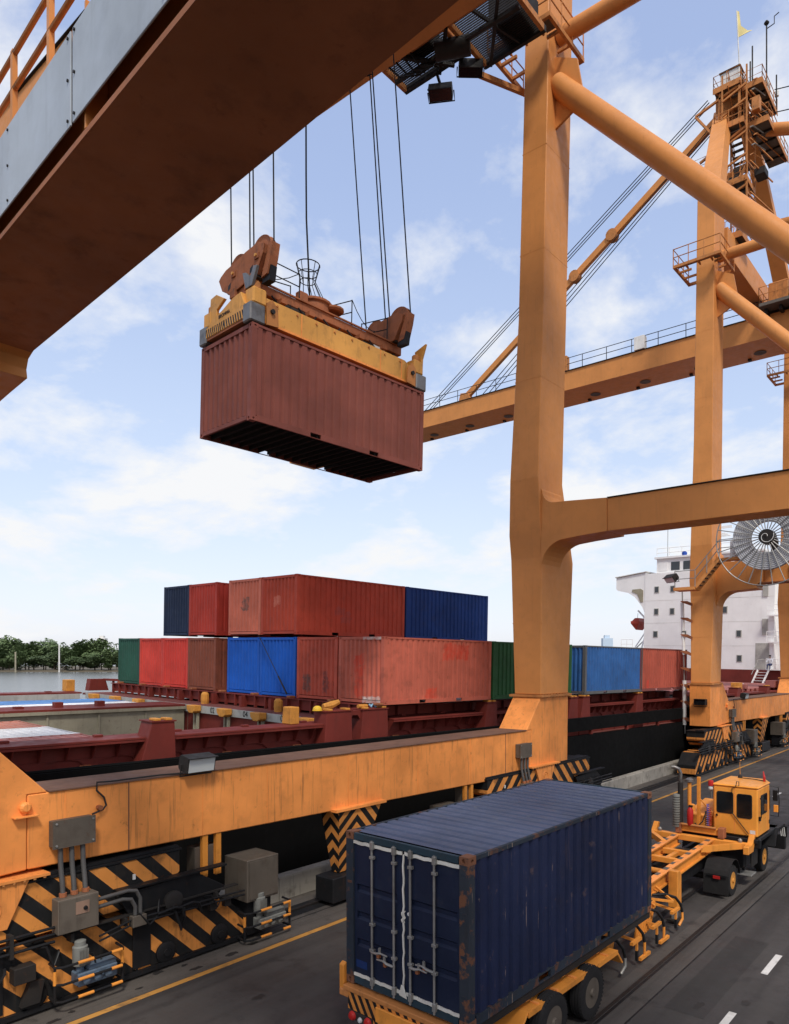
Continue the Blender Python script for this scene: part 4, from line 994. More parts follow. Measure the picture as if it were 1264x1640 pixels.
def container(label, mat, loc, mtx, group=None, frame=None, floor=False, doors=True, cast=None, name='shipping_container'):
    fm = frame or mat; cm_ = cast or fm
    t_ = thing(name, label, 'container', loc, mtx, group)
    put_mesh('side_wall', CM['side_wall_r'], mat, t_); put_mesh('side_wall', CM['side_wall_l'], mat, t_)
    put_mesh('front_wall', CM['front_wall'], mat, t_); put_mesh('roof', CM['roof'], mat, t_)
    for sx in (0, 1):
        for sy in (0, 1):
            sc = (1 - 2 * sx, 1 - 2 * sy, 1)
            put_mesh('corner_post', CM['corner_post'], fm, t_, (CW * sx, CL * sy, 0), sc)
            for z, s3 in ((0, 1), (CH, -1)):
                put_mesh('corner_casting', CM['corner_casting'], cm_, t_, (CW * sx, CL * sy, z), sc[:2] + (s3,))
        put_mesh('top_rail', CM['top_rail'], fm, t_, (CW * sx, 0, CH - .068), (1 - 2 * sx, 1, 1))
        put_mesh('bottom_rail', CM['bottom_rail'], fm, t_, (CW * sx, 0, .006), (1 - 2 * sx, 1, 1))
    for sy in (0, 1):
        for z in (.03, CH - .11): put_mesh('end_beam', CM['end_beam'], fm, t_, (0, CL * sy, z), (1, 1 - 2 * sy, 1))
    put_mesh('floor', CM['floor'], M['floor_dark'], t_)
    if floor:
        for k in range(19): put_mesh('floor_beam', CM['floor_beam'], M['floor_dark'], t_, (0, .3 + k * .295, 0))
    if doors:
        put_mesh('door', CM['door_a'], mat, t_); put_mesh('door', CM['door_b'], mat, t_)
    return t_
def cpaint(name, col, seed, **k):
    kw = dict(rough=.6, spec=.22, dirt=.22, rust=.3, streak=.22, sscale=4, rscale=4, bump=.12); kw.update(k)
    return paint(name, col, seed=seed, **kw)
# hanging box
HM = rot3(-4.34, -.9, .83)
HL = Vector((-17.03, 11.2, 14.55)) + HM @ Vector((0, 0, -CH))
hang = container('brown corrugated container hanging in mid-air under the yellow spreader', cpaint('container_brown', (.205, .060, .042, 1), 101, dirt=.1, rust=.12, streak=.12, scratch=.15), HL, HM, floor=True)
# ship
SM = rot3(-3.5, -.3, 1.1)
S0 = Vector((-17.18, 18.50, 4.65))
RED = (.46, .05, .03, 1)
G1 = 'containers stacked on deck'
def deck_box(x, y, z, label, mat, **k):
    return container(label, mat, S0 + SM @ Vector((x - CW, y, z)), SM, G1, **k)
pale = (.55, .17, .115, 1); fresh = (.58, .06, .03, 1)
deck_box(0, 0, .01, 'faded red container with repainted red patches and white scuff at its lower corner', cpaint('container_salmon_a', (.50, .125, .078, 1), 111, rust=.42, dirt=.32, patches=[('y', 3.15, 4.6, 1.62, 2.2, fresh, 'hi'), ('y', 2.2, 2.8, .1, .55, fresh, 'hi'), ('x', .85, 1.35, .2, 1.75, fresh, 'lo'), ('x', 1.35, 2.4, .0, .28, (.6, .55, .5, 1), 'lo')]))
deck_box(-2.52, 0, .01, 'red container with dark grey worn patch, lower tier between blue pair and faded red', cpaint('container_red_b', (.52, .095, .055, 1), 112, rust=.4, dirt=.3, patches=[('x', .35, .85, .3, .95, (.10, .075, .065, 1), 'lo'), ('x', 1.6, 1.9, .3, 1.1, (.2, .06, .05, 1), 'lo')]))
BLUE = (.012, .105, .48, 1)
deck_box(-5.06, 0, .01, 'bright blue container crossed by a lashing rod, under the big red one', cpaint('container_blue_a', BLUE, 113, rust=.12, dirt=.12))
deck_box(-7.54, 0, .01, 'bright blue container on lower tier directly under the salmon one', cpaint('container_blue_b', BLUE, 114, rust=.12, dirt=.12))
deck_box(-10.95, 0, .01, 'rust brown container on the lower tier, left of the gap beside blue', cpaint('container_rust', (.255, .075, .042, 1), 115, rust=.3, dirt=.3))
deck_box(-13.40, 0, .01, 'bright red container on lower tier beside the rust brown one', cpaint('container_red_c', (.62, .058, .04, 1), 116, rust=.08, dirt=.12, patches=[('x', 2.1, 2.5, .0, 1.1, (.55, .03, .025, 1), 'lo')]))
deck_box(-15.85, 0, .01, 'bright red container on lower tier next to the dark green one', cpaint('container_red_d', (.60, .062, .042, 1), 117, rust=.08, dirt=.12))
deck_box(-18.32, 0, .01, 'dark green container at the river end of the lower tier', cpaint('container_dkgreen', (.022, .082, .055, 1), 118, rust=.12, dirt=.2))
deck_box(-5.10, .05, 2.52, 'large red container on upper tier with pale patches, beside the upper blue one', cpaint('container_red_e', (.43, .064, .034, 1), 119, rust=.12, dirt=.22, patches=[('y', 2.0, 2.55, .85, 1.2, (.36, .08, .06, 1), 'hi'), ('y', 2.35, 2.9, .6, 1.0, (.36, .08, .06, 1), 'hi'), ('x', .9, 1.3, 1.2, 1.55, pale, 'lo')]))
deck_box(-7.58, .05, 2.52, 'salmon red container on upper tier with dark grey smudge', cpaint('container_salmon_b', (.56, .155, .095, 1), 120, rust=.45, dirt=.15, patches=[('x', 1.0, 1.5, 1.05, 1.6, (.15, .09, .075, 1), 'lo'), ('x', 2.2, 2.45, 1.2, 1.5, (.2, .10, .08, 1), 'lo')]))
deck_box(-11.0, .05, 2.52, 'red container on the upper tier between the navy one and the gap', cpaint('container_red_f', (.48, .055, .035, 1), 121, rust=.1, dirt=.15))
deck_box(-13.45, .05, 2.52, 'dark navy container at the river end of the upper tier', cpaint('container_navy_b', (.020, .033, .068, 1), 122, rust=.1, dirt=.2))
deck_box(-5.10, 6.2, 2.52, 'royal blue container on upper tier behind the large red one', cpaint('container_blue_c', (.013, .045, .185, 1), 123, rust=.2, dirt=.25))
deck_box(0, 6.2, .01, 'green container on lower tier half hidden by the orange crane leg', cpaint('container_green', (.028, .105, .035, 1), 124, rust=.2, dirt=.25))
GB = cpaint('container_blue_d', (.035, .125, .34, 1), 125, rust=.2, dirt=.3)
deck_box(0, 13.5, .01, 'mid blue container right of the orange crane leg, beside faded red', GB, frame=cpaint('frame_grey', (.13, .13, .13, 1), 126, rust=.5))
deck_box(0, 19.35, .01, 'faded red container nearest the white ship bridge', cpaint('container_red_g', (.44, .095, .06, 1), 127, rust=.12, dirt=.2, patches=[('y', .7, 1.1, .2, .6, (.6, .06, .04, 1), 'hi'), ('y', 4.9, 5.4, .3, .6, (.5, .06, .04, 1), 'hi')]), frame=cpaint('frame_red', (.22, .07, .06, 1), 128, rust=.4))
# tops of containers down in the holds
G2 = 'containers stowed in the hold'
for (x, y, z, col, lab, sd_) in ((-.64, -15.0, -3.02, (.42, .15, .12, 1), 'faded red container top in the hold, nearest the red coaming', 131),
                               (-3.12, -15.0, -3.02, (.78, .76, .73, 1), 'white container top in the near hold between two reddish ones', 132),
                               (-5.60, -15.0, -3.02, (.45, .17, .11, 1), 'faded orange container top in the near hold beside the white one', 133),
                               (-13.0, -8.0, -3.02, (.80, .80, .80, 1), 'white container top in the far hold next to the blue one', 134),
                               (-15.55, -8.0, -3.02, (.10, .24, .50, 1), 'pale blue container top in the far hold', 135),
                               (-13.0, -14.2, -3.02, (.78, .78, .78, 1), 'second white container top deeper along the far hold', 136),
                               (-15.55, -14.2, -3.02, (.10, .23, .48, 1), 'second pale blue container top deeper along the far hold', 137)):
    yy = y if z > -4 else y
    container(lab, cpaint('hold_top', col, sd_, dirt=.25, rust=.35, streak=0, scratch=.0), S0 + SM @ Vector((x - CW, yy, z)), SM, G2, doors=False)

# ------------------------------------------------------------------ container ship
ship = thing('cargo_ship', 'black-hulled container ship with red deck gear and white bridge moored along the quay', 'ship', S0, SM)
def sp(name, mb, mat, parent=None, **k): return mb.build(name, mat, parent or ship, **k)
HB, HT = -6.6, -1.08
hull = sp('hull', MB().box(.35, -60, HB, .6, 95, -1.86), M['ship_black'])
sp('bulwark', MB().box(.40, -60, -1.64, .6, 95, HT), M['ship_black'], hull)
sp('bulwark_rail', MB().tube([(.5, -60, HT + .02), (.5, 95, HT + .02)], .05, 6), M['ship_black'], hull)
for k in range(30):
    y = -30 + k * 3.6
    sp('bulwark_stay', MB().box(.42, y, -1.855, .58, y + .12, -1.645), M['ship_red'], hull)
sp('far_side', MB().box(-22.4, -60, HB, -22.1, 95, HT), M['ship_black'], hull)
sp('stern_plate', MB().box(-22.0, 94.6, HB, .3, 94.9, HT), M['ship_black'], hull)
sp('bow_plate', MB().box(-22.0, -59.9, HB, .3, -59.6, HT), M['ship_black'], hull)
dk = sp('side_deck', MB().box(-1.25, -59.5, -2.05, .34, 94.5, -1.95), M['deck_red'])
sp('far_deck', MB().box(-22.05, -59.5, -2.05, -21.6, 94.5, -1.95), M['deck_red'])
sp('cross_deck', MB().box(-21.5, -1.55, -.62, -1.3, .35, -.52), M['deck_red'])
sp('cross_deck', MB().box(-21.5, 12.2, -.62, -1.3, 13.4, -.52), M['deck_red'])
sp('hold_floor', MB().box(-21.5, -59, -6.5, -1.3, -1.7, -6.3), M['hold_beige'])
# near coaming: flange, ribbed web, arched feet
def coaming(y0, y1):
    c = sp('hatch_coaming', MB().box(-1.10, y0, -.56, -.10, y1, -.50), M['ship_red'], bevel=.01)
    sp('coaming_web', MB().box(-.50, y0, -.98, -.46, y1, -.565), M['ship_red'], c)
    sp('coaming_lip', MB().box(-.13, y0, -.62, -.10, y1, -.565), M['ship_red'], c)
    sp('coaming_wall', MB().box(-.57, y0, -1.94, -.53, y1, -.565), M['ship_red'], c)
    n = int((y1 - y0) / .62)
    for k in range(n + 1):
        y = y0 + (y1 - y0 - .03) * k / n
        sp('coaming_rib', MB().prism([(-.46, -.98), (-.36, -.98), (-.14, -.62), (-.14, -.565), (-.46, -.565)], 'y', y, y + .025), M['ship_red'], c)
    n = int((y1 - y0) / 1.3)
    for k in range(n + 1):
        y = y0 + (y1 - y0) * k / n
        foot = [(y - .55, -.985), (y - .30, -1.03), (y - .16, -1.15), (y - .11, -1.35), (y - .11, -1.94), (y + .11, -1.94), (y + .11, -1.35), (y + .16, -1.15), (y + .30, -1.03), (y + .55, -.985)]
        sp('coaming_foot', MB().prism(foot, 'x', -.51, -.47), M['ship_red'], c)
    for k in range(int((y1 - y0) / 2.2)):
        y = y0 + 1.1 + 2.2 * k
        sp('cleat', MB().box(-.95, y, -.499, -.80, y + .22, -.44), M['ship_red'], c, bevel=.01)
    return c
coaming(-26, -1.58); coaming(.62, 12.0); coaming(13.6, 25.4); coaming(28.0, 55.5)
# valves and pipe lamps under the near coaming
for y in (-9.9, -5.9, -3.4, -.2, 1.0):
    v_ = sp('deck_valve', MB().lathe([(.10, 0), (.10, .05), (.05, .08), (.05, .28), (.09, .30), (.09, .36), (.03, .38)], (-.35, y, -1.6), 'z', 10), M['head_rust'])
    sp('valve_wheel', MB().tube([(-.35 + .13 * math.cos(R(a)), y + .13 * math.sin(R(a)), -1.15) for a in range(0, 360, 30)], .014, 5, closed=True), M['head_rust'], v_)
for y in (-5.3, -4.9, -3.95):
    sp('deck_locker', MB().box(-.9, y, -1.85, -.62, y + .34, -1.18), M['deck_pink'], bevel=.01)
# side stanchions that carry the outer containers
def stanchion(y, lean=.5, wd=.62, h=1.88, top=True, cones=2):
    s_ = sp('stanchion', MB().prism([(y - lean, -1.95), (y, -.12), (y + wd, -.12), (y + wd + .10, -1.95)], 'x', -.62, .02), M['ship_red'], bevel=.012)
    if top:
        sp('stanchion_cap', MB().box(-.66, y - .04, -.118, .05, y + wd + .04, -.085), M['ship_red'], s_)
        for k in range(cones):
            yy = y + .06 + k * (wd - .30)
            sp('twist_lock_base', MB().box(-.30, yy, -.083, .03, yy + .17, -.02), M['cone_yellow'], s_, bevel=.01)
    return s_
stanchion(-8.36)
stanchion(-2.52, .14, 1.05); stanchion(-.95, .18, 1.14)
sp('stanchion_tie', MB().prism([(-1.46, -.125), (-.96, -.125), (-.96, -.45), (-1.1, -.28), (-1.3, -.28), (-1.46, -.45)], 'x', -.6, -.1), M['ship_red'])
for y in (5.85, 12.2, 13.35, 19.0, 24.9, 28.0, 34.0, 40.2, 46.4, 52.4): stanchion(y, .34, .62)
# hatch covers / pontoons below the containers and transverse girders
for (y0, y1) in ((.42, 12.1), (13.5, 25.6)):
    hc = sp('hatch_cover', MB().box(-21.3, y0, -.50, -1.15, y1, -.14), M['ship_red'])
    n = int((y1 - y0) / 1.1)
    for k in range(n): sp('hatch_rib', MB().box(-1.15, y0 + .2 + k * 1.1, -.48, -1.02, y0 + .26 + k * 1.1, -.15), M['ship_red'], hc)
hc = sp('hatch_cover', MB().box(-21.3, 28.2, -.50, -1.0, 55.2, -.30), M['deck_pink'])
for k in range(26): sp('hatch_rib', MB().box(-1.0, 28.4 + k, -.95, -.9, 28.47 + k, -.30), M['ship_red'], hc)
for (x, y, s, mt) in ((-1.4, 30.0, .5, 'blue_plain'), (-1.6, 33.0, .4, 'white_paint'), (-1.5, 36.8, .6, 'cone_yellow'), (-1.3, 38, .45, 'deck_pink'), (-1.2, 43.5, .7, 'deck_pink'), (-1.2, 45.2, .7, 'deck_pink'), (-1.2, 46.6, .7, 'cone_yellow'), (-2.2, 40, .4, 'white_paint'), (-2.5, 31, .4, 'cone_yellow'), (-1.3, 26.6, .5, 'plate_grey')):
    sp('deck_locker', MB().box(x, y, -.295, x + s, y + s * 1.2, -.295 + s * .8), M[mt], bevel=.02)
gd = sp('cross_girder', MB().box(-20.9, -.22, -.42, -.5, -.12, -.03), M['ship_red'])
sp('girder_cap', MB().box(-20.9, -.34, -.028, -.5, .3, .0), M['ship_red'], gd)
for k in range(28):
    x = -20.7 + .74 * k
    sp('girder_rib', MB().box(x, -.34, -.50, x + .06, -.222, -.03), M['ship_red'], gd)
for k in range(9):
    x = -2.5 * k - .1
    sp('twist_lock', MB().box(x - .12, -.30, .0, x + .12, -.02, .09), M['head_rust'], gd, bevel=.02)
for x in (-10.4, -8.2, -6.1, -13.4, -16.3, -3.2):
    sp('girder_post', MB().box(x, -.52, -.60, x + .18, -.345, -.06), M['ship_red'], gd)
# transverse coaming plate with cell numbers and guide blocks
tp = sp('cell_plate', MB().box(-21.0, -1.60, -.80, -1.2, -1.56, -.50), M['plate_grey'])
sp('cell_wall', MB().box(-21.0, -1.50, -3.6, -1.2, -1.46, -.81), M['ship_red'])
for k, x in enumerate((-9.6, -7.25, -4.9, -14.6, -17.05, -2.0, -12.0, -19.5)):
    if x in (-12.0,): continue
    g_ = sp('guide_block', MB().prism([(x - .34, -.48), (x + .30, -.48), (x + .30, -.72), (x + .16, -.80), (x - .12, -.80), (x - .30, -.66)], 'y', -1.95, -1.62), M['cone_yellow'], bevel=.02)
    for s in (-.12, .12): sp('guide_rail', MB().box(x + s - .04, -1.72, -4, x + s + .04, -1.62, -.81), M['hold_beige'], g_)
def text(body, size, parent, loc, rot, mat, name='cell_number', ext=.004):
    cu = bpy.data.curves.new(name, 'FONT'); cu.body = body; cu.size = size; cu.extrude = ext; cu.align_x = 'CENTER'; cu.align_y = 'CENTER'
    tmp = bpy.data.objects.new('tmp', cu); COL.objects.link(tmp)
    dg = bpy.context.evaluated_depsgraph_get(); dg.update()
    me = bpy.data.meshes.new_from_object(tmp.evaluated_get(dg))
    bpy.data.objects.remove(tmp)
    me.materials.clear(); me.materials.append(mat)
    o = bpy.data.objects.new(name, me); COL.objects.link(o); o.parent = parent; o.location = loc; o.rotation_euler = rot
    return o
for body, x in (('02', -8.45), ('04', -6.05), ('06', -3.6)):
    text(body, .33, tp, (x, -1.606, -.645), (R(90), 0, 0), M['black'])
text('0', .34, hull, (-1.0, .9, -.3), (R(90), 0, R(90)), M['white_paint'])
# beige inner coaming of the middle girder, rusty on top
mid = sp('middle_girder', MB().box(-12.6, -40, -.58, -10.55, -1.65, -.50), M['ship_red'])
sp('girder_edge', MB().box(-10.58, -40, -.70, -10.50, -1.66, -.582), M['hold_beige'], mid)
bw = sp('hold_side', MB().box(-10.70, -40, -6.2, -10.62, -1.66, -.60), M['hold_beige'])
for k in range(16):
    y = -30 + 1.9 * k
    sp('hold_stiffener', MB().box(-10.62, y, -6.2, -10.57, y + .07, -.705), M['hold_beige'], bw)
for y in (-8.0, -6.6, -5.0): sp('girder_stop', MB().box(-11.7, y, -.499, -11.4, y + .30, -.30 if y > -7.9 else -.42), M['ship_red'], mid)
fc = sp('far_coaming', MB().box(-22.9, -40, -.58, -21.6, -1.55, -.50), M['ship_red'])
sp('far_coaming_wall', MB().box(-21.62, -40, -3.0, -21.55, -1.66, -.585), M['plate_grey'], fc)
for y in (-6.5, -3.2): sp('cleat', MB().box(-22.2, y, -.499, -22.0, y + .3, -.44), M['ship_red'], fc)
def guide_post(x, y, w_, h, slant=.08):
    return sp('guide_post', MB().prism([(x - w_ / 2, -.498), (x + w_ / 2, -.498), (x + w_ / 2, -.498 + h), (x - w_ / 2 + slant, -.498 + h)], 'y', y, y + w_ * .7), M['cone_yellow'], bevel=.02)
guide_post(-22.9, -1.95, .62, .62, .02); guide_post(-.75, -3.55, .48, .55, .06)
def mushroom(x, y, s=1.):
    return sp('vent_post', MB().lathe([(.16 * s, 0), (.18 * s, .2 * s), (.17 * s, .42 * s), (.10 * s, .52 * s)], (x, y, -.52), 'z', 10), M['cone_yellow'])
mushroom(-10.6, -.7, 1.0); mushroom(-5.1, -.75, 1.0); mushroom(-22.0, .4, .6)
# far side lashing bridge pieces at the river side
for (x, y, w_) in ((-23.0, -.6, 1.0), (-21.5, .6, 1.0)):
    sp('far_stanchion', MB().prism([(y - .1, -.5), (y, .14), (y + w_ * .8, .14), (y + w_, -.5)], 'x', x - .3, x + .2), M['ship_red'])
for (a, b_) in (((-23, .2, .10), (-21.6, .7, .10)), ((-21.4, .9, .12), (-20.6, 0, .1))): sp('lashing_beam', MB().beam(a, b_, .18, .12), M['ship_red'])
for (x, y) in ((-22.4, .4), (-21.9, .6), (-20.9, .3)): sp('lashing_post', MB().box(x, y, -.5, x + .10, y + .1, .1), M['ship_red'])
# white bridge house
BY = 57.0
bh = sp('bridge_house', MB().box(-18.4, BY, .95, -4.8, BY + 9, 11.2), M['ship_white'])
sp('house_side_block', MB().box(-4.8, BY + 1.2, .95, -1.2, BY + 9, 11.2), M['ship_white'], bh)
sp('house_base', MB().box(-21.8, BY - .3, -1.9, -.4, BY + 9.5, .945), M['ship_red'], bh)
wing = [(-18.39, 11.1), (-18.39, 6.9), (-18.7, 7.6), (-19.6, 8.7), (-20.4, 9.2), (-21.7, 9.5), (-21.9, 9.7), (-21.9, 10.95), (-21.3, 11.0), (-18.39, 11.35)]
hole = [(-18.9, 8.1), (-18.6, 8.1), (-18.6, 9.4), (-18.9, 9.6), (-19.9, 9.55), (-19.95, 9.3), (-19.3, 9.0)]
sp('bridge_wing', MB().prism(wing, 'y', BY + .05, BY + 3.2), M['ship_white'], bh)
sp('wing_opening', MB().prism(hole, 'y', BY - .0, BY + .045), M['hold_beige'], bh)
sp('wing_cap', MB().prism([(-22.0, 10.96), (-18.2, 11.42), (-18.2, 11.5), (-22.0, 11.05)], 'y', BY - .1, BY + 3.4), M['white_paint'], bh)
whs = sp('wheelhouse', MB().box(-17.2, BY + .3, 11.2, -6.0, BY + 6, 12.75), M['ship_white'], bh)
sp('wheelhouse_roof', MB().box(-17.4, BY + .1, 12.755, -5.8, BY + 6.3, 12.95), M['ship_white'], bh)
for k in range(8):
    sp('bridge_window', MB().box(-16.9 + 1.35 * k, BY + .26, 11.45, -15.95 + 1.35 * k, BY + .31, 12.35), M['ship_glass'] if k else M['ship_white'], bh)
wz = [(2.0, (-11.3, -8.5, -15.4, -17.0, -5.6)), (4.45, (-17.0, -13.7, -8.9, -6.6)), (6.9, (-17.0, -14.95, -8.7)), (9.25, (-17.0, -14.95, -8.7, -11.6))]
wz = [(2.05, (-10.95, -8.05)), (4.55, (-17.05, -13.85, -10.35, -8.15)), (7.0, (-17.0, -15.2, -9.6)), (9.4, (-17.0, -15.2, -9.6))]
for z, xs in wz:
    for x in xs:
        wn = sp('cabin_window', MB().box(x - .27, BY - .045, z - .36, x + .27, BY - .004, z + .36), M['plate_grey'], bh)
        MBw = MB().box(x - .20, BY - .056, z - .29, x + .20, BY - .047, z + .29)
        sp('window_pane', MBw, M['ship_glass'], bh)
for z in (3.3, 5.75, 8.2): sp('deck_seam', MB().box(-18.4, BY - .012, z, -4.8, BY - .003, z + .04), M['white_paint'], bh)
sp('side_door', MB().box(-6.5, BY - .03, 1.0, -5.2, BY - .004, 3.6), M['plate_grey'], bh)
for (z0, z1) in ((8.2, 10.2), (4.4, 6.0)): sp('vent_trunk', MB().box(-5.9, BY - .10, z0, -5.4, BY - .02, z1), M['plate_grey'], bh)
for z in (.95, 3.6, 6.2):
    sp('side_gallery', MB().box(-5.2, BY - .9, z, -3.0, BY - .05, z + .12), M['ship_white'], bh)
    for x in (-5.2, -4.1, -3.1): sp('gallery_post', MB().tube([(x, BY - .88, z + .12), (x, BY - .88, z + 1.1)], .03, 5), M['ship_white'], bh)
    for zz in (.6, 1.1): sp('gallery_rail', MB().tube([(-5.2, BY - .88, z + zz), (-3.0, BY - .88, z + zz)], .03, 5), M['ship_white'], bh)
for (x0, x1) in ((-17.2, -6.0),):
    for z in (13.4, 13.9): sp('roof_rail', MB().tube([(x0, BY + .3, z), (x1, BY + .3, z)], .03, 5), M['ship_white'], bh)
    for k in range(9): sp('rail_post', MB().tube([(x0 + 1.4 * k, BY + .3, 12.95), (x0 + 1.4 * k, BY + .3, 13.9)], .03, 5), M['ship_white'], bh)
sp('whip_aerial', MB().tube([(-16.3, BY + 1, 12.9), (-16.35, BY + 1, 17.8)], .03, 5), M['galv'], bh)
sp('signal_lamp', MB().lathe([(.25, 0), (.3, .3), (.1, .5)], (-14.2, BY + .5, 12.95), 'z', 10), M['blue_plain'], bh)
rm = sp('radar_mast', MB().box(-12.6, BY + 3, 12.95, -12.0, BY + 3.6, 19.5), M['ship_white'])
for z in (15.2, 17.0, 19.0):
    sp('mast_platform', MB().box(-13.3, BY + 2.4, z, -10.6, BY + 4.2, z + .1), M['ship_white'], rm)
    sp('radar_bar', MB().box(-12.2 - 1.2, BY + 2.5, z + .6, -10.0, BY + 2.7, z + .85), M['ship_white'], rm)
for x in (-13.0, -11.2): sp('mast_stay', MB().tube([(x, BY + 2.6, 13), (-12.3, BY + 3.2, 19.5)], .05, 5), M['ship_white'], rm)
sp('radome', MB().lathe([(.2, 0), (.5, .3), (.5, .7), (.2, 1.0)], (-12.6, BY + 2, 16.0), 'z', 12), M['ship_white'], rm, smooth=True)
for (x, z) in ((-9.5, 21.2), (-8.6, 20.6)): sp('mast_aerial', MB().tube([(x, BY + 4, 13), (x, BY + 4, z)], .04, 5), M['ship_white'], rm)
# stern gear and davit
dv = sp('lifeboat_davit', MB().tube([(-19.4, BY + 1.5, 3.0), (-18.7, BY + 1.5, 5.4), (-19.2, BY + 1.5, 6.6), (-19.9, BY + 1.5, 7.3)], .10, 8), M['ship_white'])
sp('davit_leg', MB().tube([(-20.3, BY + 1.5, 3.0), (-18.7, BY + 1.5, 5.2)], .08, 6), M['ship_white'], dv)
sp('davit_leg', MB().tube([(-20.0, BY + 1.5, 3.1), (-18.8, BY + 1.5, 4.2)], .06, 6), M['galv'], dv)
sp('davit_platform', MB().box(-21.7, BY + .8, 2.9, -18.45, BY + 3, 3.05), M['ship_white'], dv)
for z in (3.5, 4.0): sp('davit_rail', MB().tube([(-21.6, BY + .9, z), (-20.2, BY + .9, z)], .03, 5), M['ship_white'], dv)
for x in (-21.6, -20.9, -20.2): sp('davit_post', MB().tube([(x, BY + .9, 3.05), (x, BY + .9, 4.0)], .03, 5), M['ship_white'], dv)
for x in (-8.5, -7.9):
    pass
gl = sp('gangway_ladder', MB().beam((-5.9, BY - 1.0, .95), (-6.2, BY - 1.9, -.5), .06, .2), M['ship_white'])
sp('ladder_side', MB().beam((-4.9, BY - 1.0, .95), (-5.2, BY - 1.9, -.5), .06, .2), M['ship_white'], gl)
for k in range(5): sp('ladder_step', MB().box(-6.1, BY - 1.15 - .18 * k, .7 - .27 * k, -5.0, BY - 1.05 - .18 * k, .74 - .27 * k), M['ship_white'], gl)
sp('ladder_rail', MB().tube([(-6.2, BY - 1.9, .5), (-5.9, BY - 1.0, 1.95), (-5.5, BY - .6, 2.0)], .035, 5), M['galv'], gl)

def ship_pt(x, y, z): return S0 + SM @ Vector((x, y, z))
lb_ = thing('lifeboat', 'small dark red lifeboat hung from the davit beside the white bridge house', 'lifeboat', ship_pt(-19.95, BY + 1.5, 5.3), SM @ Matrix.Scale(.72, 3))
MB().add([(-.75, -.9, 1.1), (.75, -.9, 1.1), (.75, 2.2, 1.1), (-.75, 2.2, 1.1), (-.7, -.9, .7), (.7, -.9, .7), (.7, 2.2, .7), (-.7, 2.2, .7), (0, -.5, -.3), (0, 1.8, -.3)], [(0, 3, 2, 1), (0, 1, 5, 4), (1, 2, 6, 5), (2, 3, 7, 6), (3, 0, 4, 7), (4, 5, 8), (5, 6, 9, 8), (6, 7, 9), (7, 4, 8, 9)]).build('hull', M['lifeboat_red'], lb_, bevel=.05)
MB().add([(-.6, -.7, 1.11), (.6, -.7, 1.11), (.6, 2.0, 1.11), (-.6, 2.0, 1.11), (-.3, -.3, 1.6), (.3, -.3, 1.6), (.3, 1.6, 1.6), (-.3, 1.6, 1.6)], [(0, 1, 5, 4), (1, 2, 6, 5), (2, 3, 7, 6), (3, 0, 4, 7), (4, 5, 6, 7)]).build('canopy', M['lifeboat_red'], lb_)
MB().tube([(0, 0, 1.6), (.05, 0, 2.35)], .03, 5).build('fall_rope', M['black'], lb_)
# lashing rod across the blue pair
ro = thing('lashing_rod', 'long rusty lashing rod running diagonally over the right blue container', 'rod', ship_pt(-7.45, -.12, 2.45), SM)
MB().tube([(0, 0, .05), (2.0, -.02, -2.25)], .016, 6).build('rod', M['dark_steel'], ro)
MB().tube([(1.45, -.015, -1.62), (2.05, -.02, -2.31)], .034, 6).build('turnbuckle', M['dark_steel'], ro)
# loose gear on the stanchion heads
hh = thing('hard_hat', 'yellow safety helmet lying on the red stanchion by the faded red container', 'helmet', ship_pt(-.35, -2.62, -.085), SM)
MB().lathe([(.15, 0), (.148, .05), (.12, .11), (.06, .145), (.0, .15)], (0, 0, .01), 'z', 14).build('shell', M['yellow'], hh, smooth=True)
MB().lathe([(.17, 0), (.17, .012)], (0, 0, 0), 'z', 14).build('brim', M['yellow'], hh)
def loose(name, ctr, pts, r_, n, mat, label, cat):
    o = MB().tube([SM @ Vector(p) for p in pts], r_, n).build(name, mat); o.location = ship_pt(*ctr); tag(o, label, cat)
loose('twist_lock', (-.4, -1.9, .0), [(-.05, -.4, .02), (0, -.1, .07), (.1, .15, .18)], [.10, .13, .08], 8, M['cone_yellow'], 'rusty yellow twist lock lying beside the yellow helmet', 'twist lock')
loose('twist_lock', (-.2, -.8, .0), [(0, -.2, .0), (0, .2, .0)], .07, 8, M['cone_yellow'], 'orange cylindrical twist lock lying on the stanchion tie under the red container', 'twist lock')
loose('rope_coil', (-.2, -.3, .0), [(-.05 + .05 * math.sin(k * 1.9), -.15 + .07 * k, .0 + .05 * math.cos(k * 2.3)) for k in range(8)], .035, 6, M['rope_blue'], 'pale blue rope bundle beside the orange twist lock', 'rope')

# seated person on the gangway head
pr = thing('person', 'person in white shirt and dark blue trousers sitting on the ladder head by the bridge', 'person', ship_pt(-4.7, BY - 1.2, 1.0), SM)
me = bpy.data.meshes.new('body')
J_ = {'pel': (0, 0, .50), 'che': (0, -.06, .92), 'nec': (0, -.08, 1.08), 'hea': (0, -.11, 1.28), 'shl': (-.19, -.07, 1.0), 'ell': (-.27, -.18, .78), 'hal': (-.16, -.36, .68), 'shr': (.19, -.07, 1.0), 'elr': (.27, -.18, .78), 'har': (.16, -.36, .68), 'hil': (-.10, -.05, .48), 'knl': (-.12, -.45, .50), 'anl': (-.12, -.50, .08), 'tol': (-.12, -.66, .04), 'hir': (.10, -.05, .48), 'knr': (.12, -.45, .50), 'anr': (.12, -.50, .08), 'tor': (.12, -.66, .04)}
names = list(J_)
eds = [('pel', 'che'), ('che', 'nec'), ('nec', 'hea'), ('che', 'shl'), ('shl', 'ell'), ('ell', 'hal'), ('che', 'shr'), ('shr', 'elr'), ('elr', 'har'), ('pel', 'hil'), ('hil', 'knl'), ('knl', 'anl'), ('anl', 'tol'), ('pel', 'hir'), ('hir', 'knr'), ('knr', 'anr'), ('anr', 'tor')]
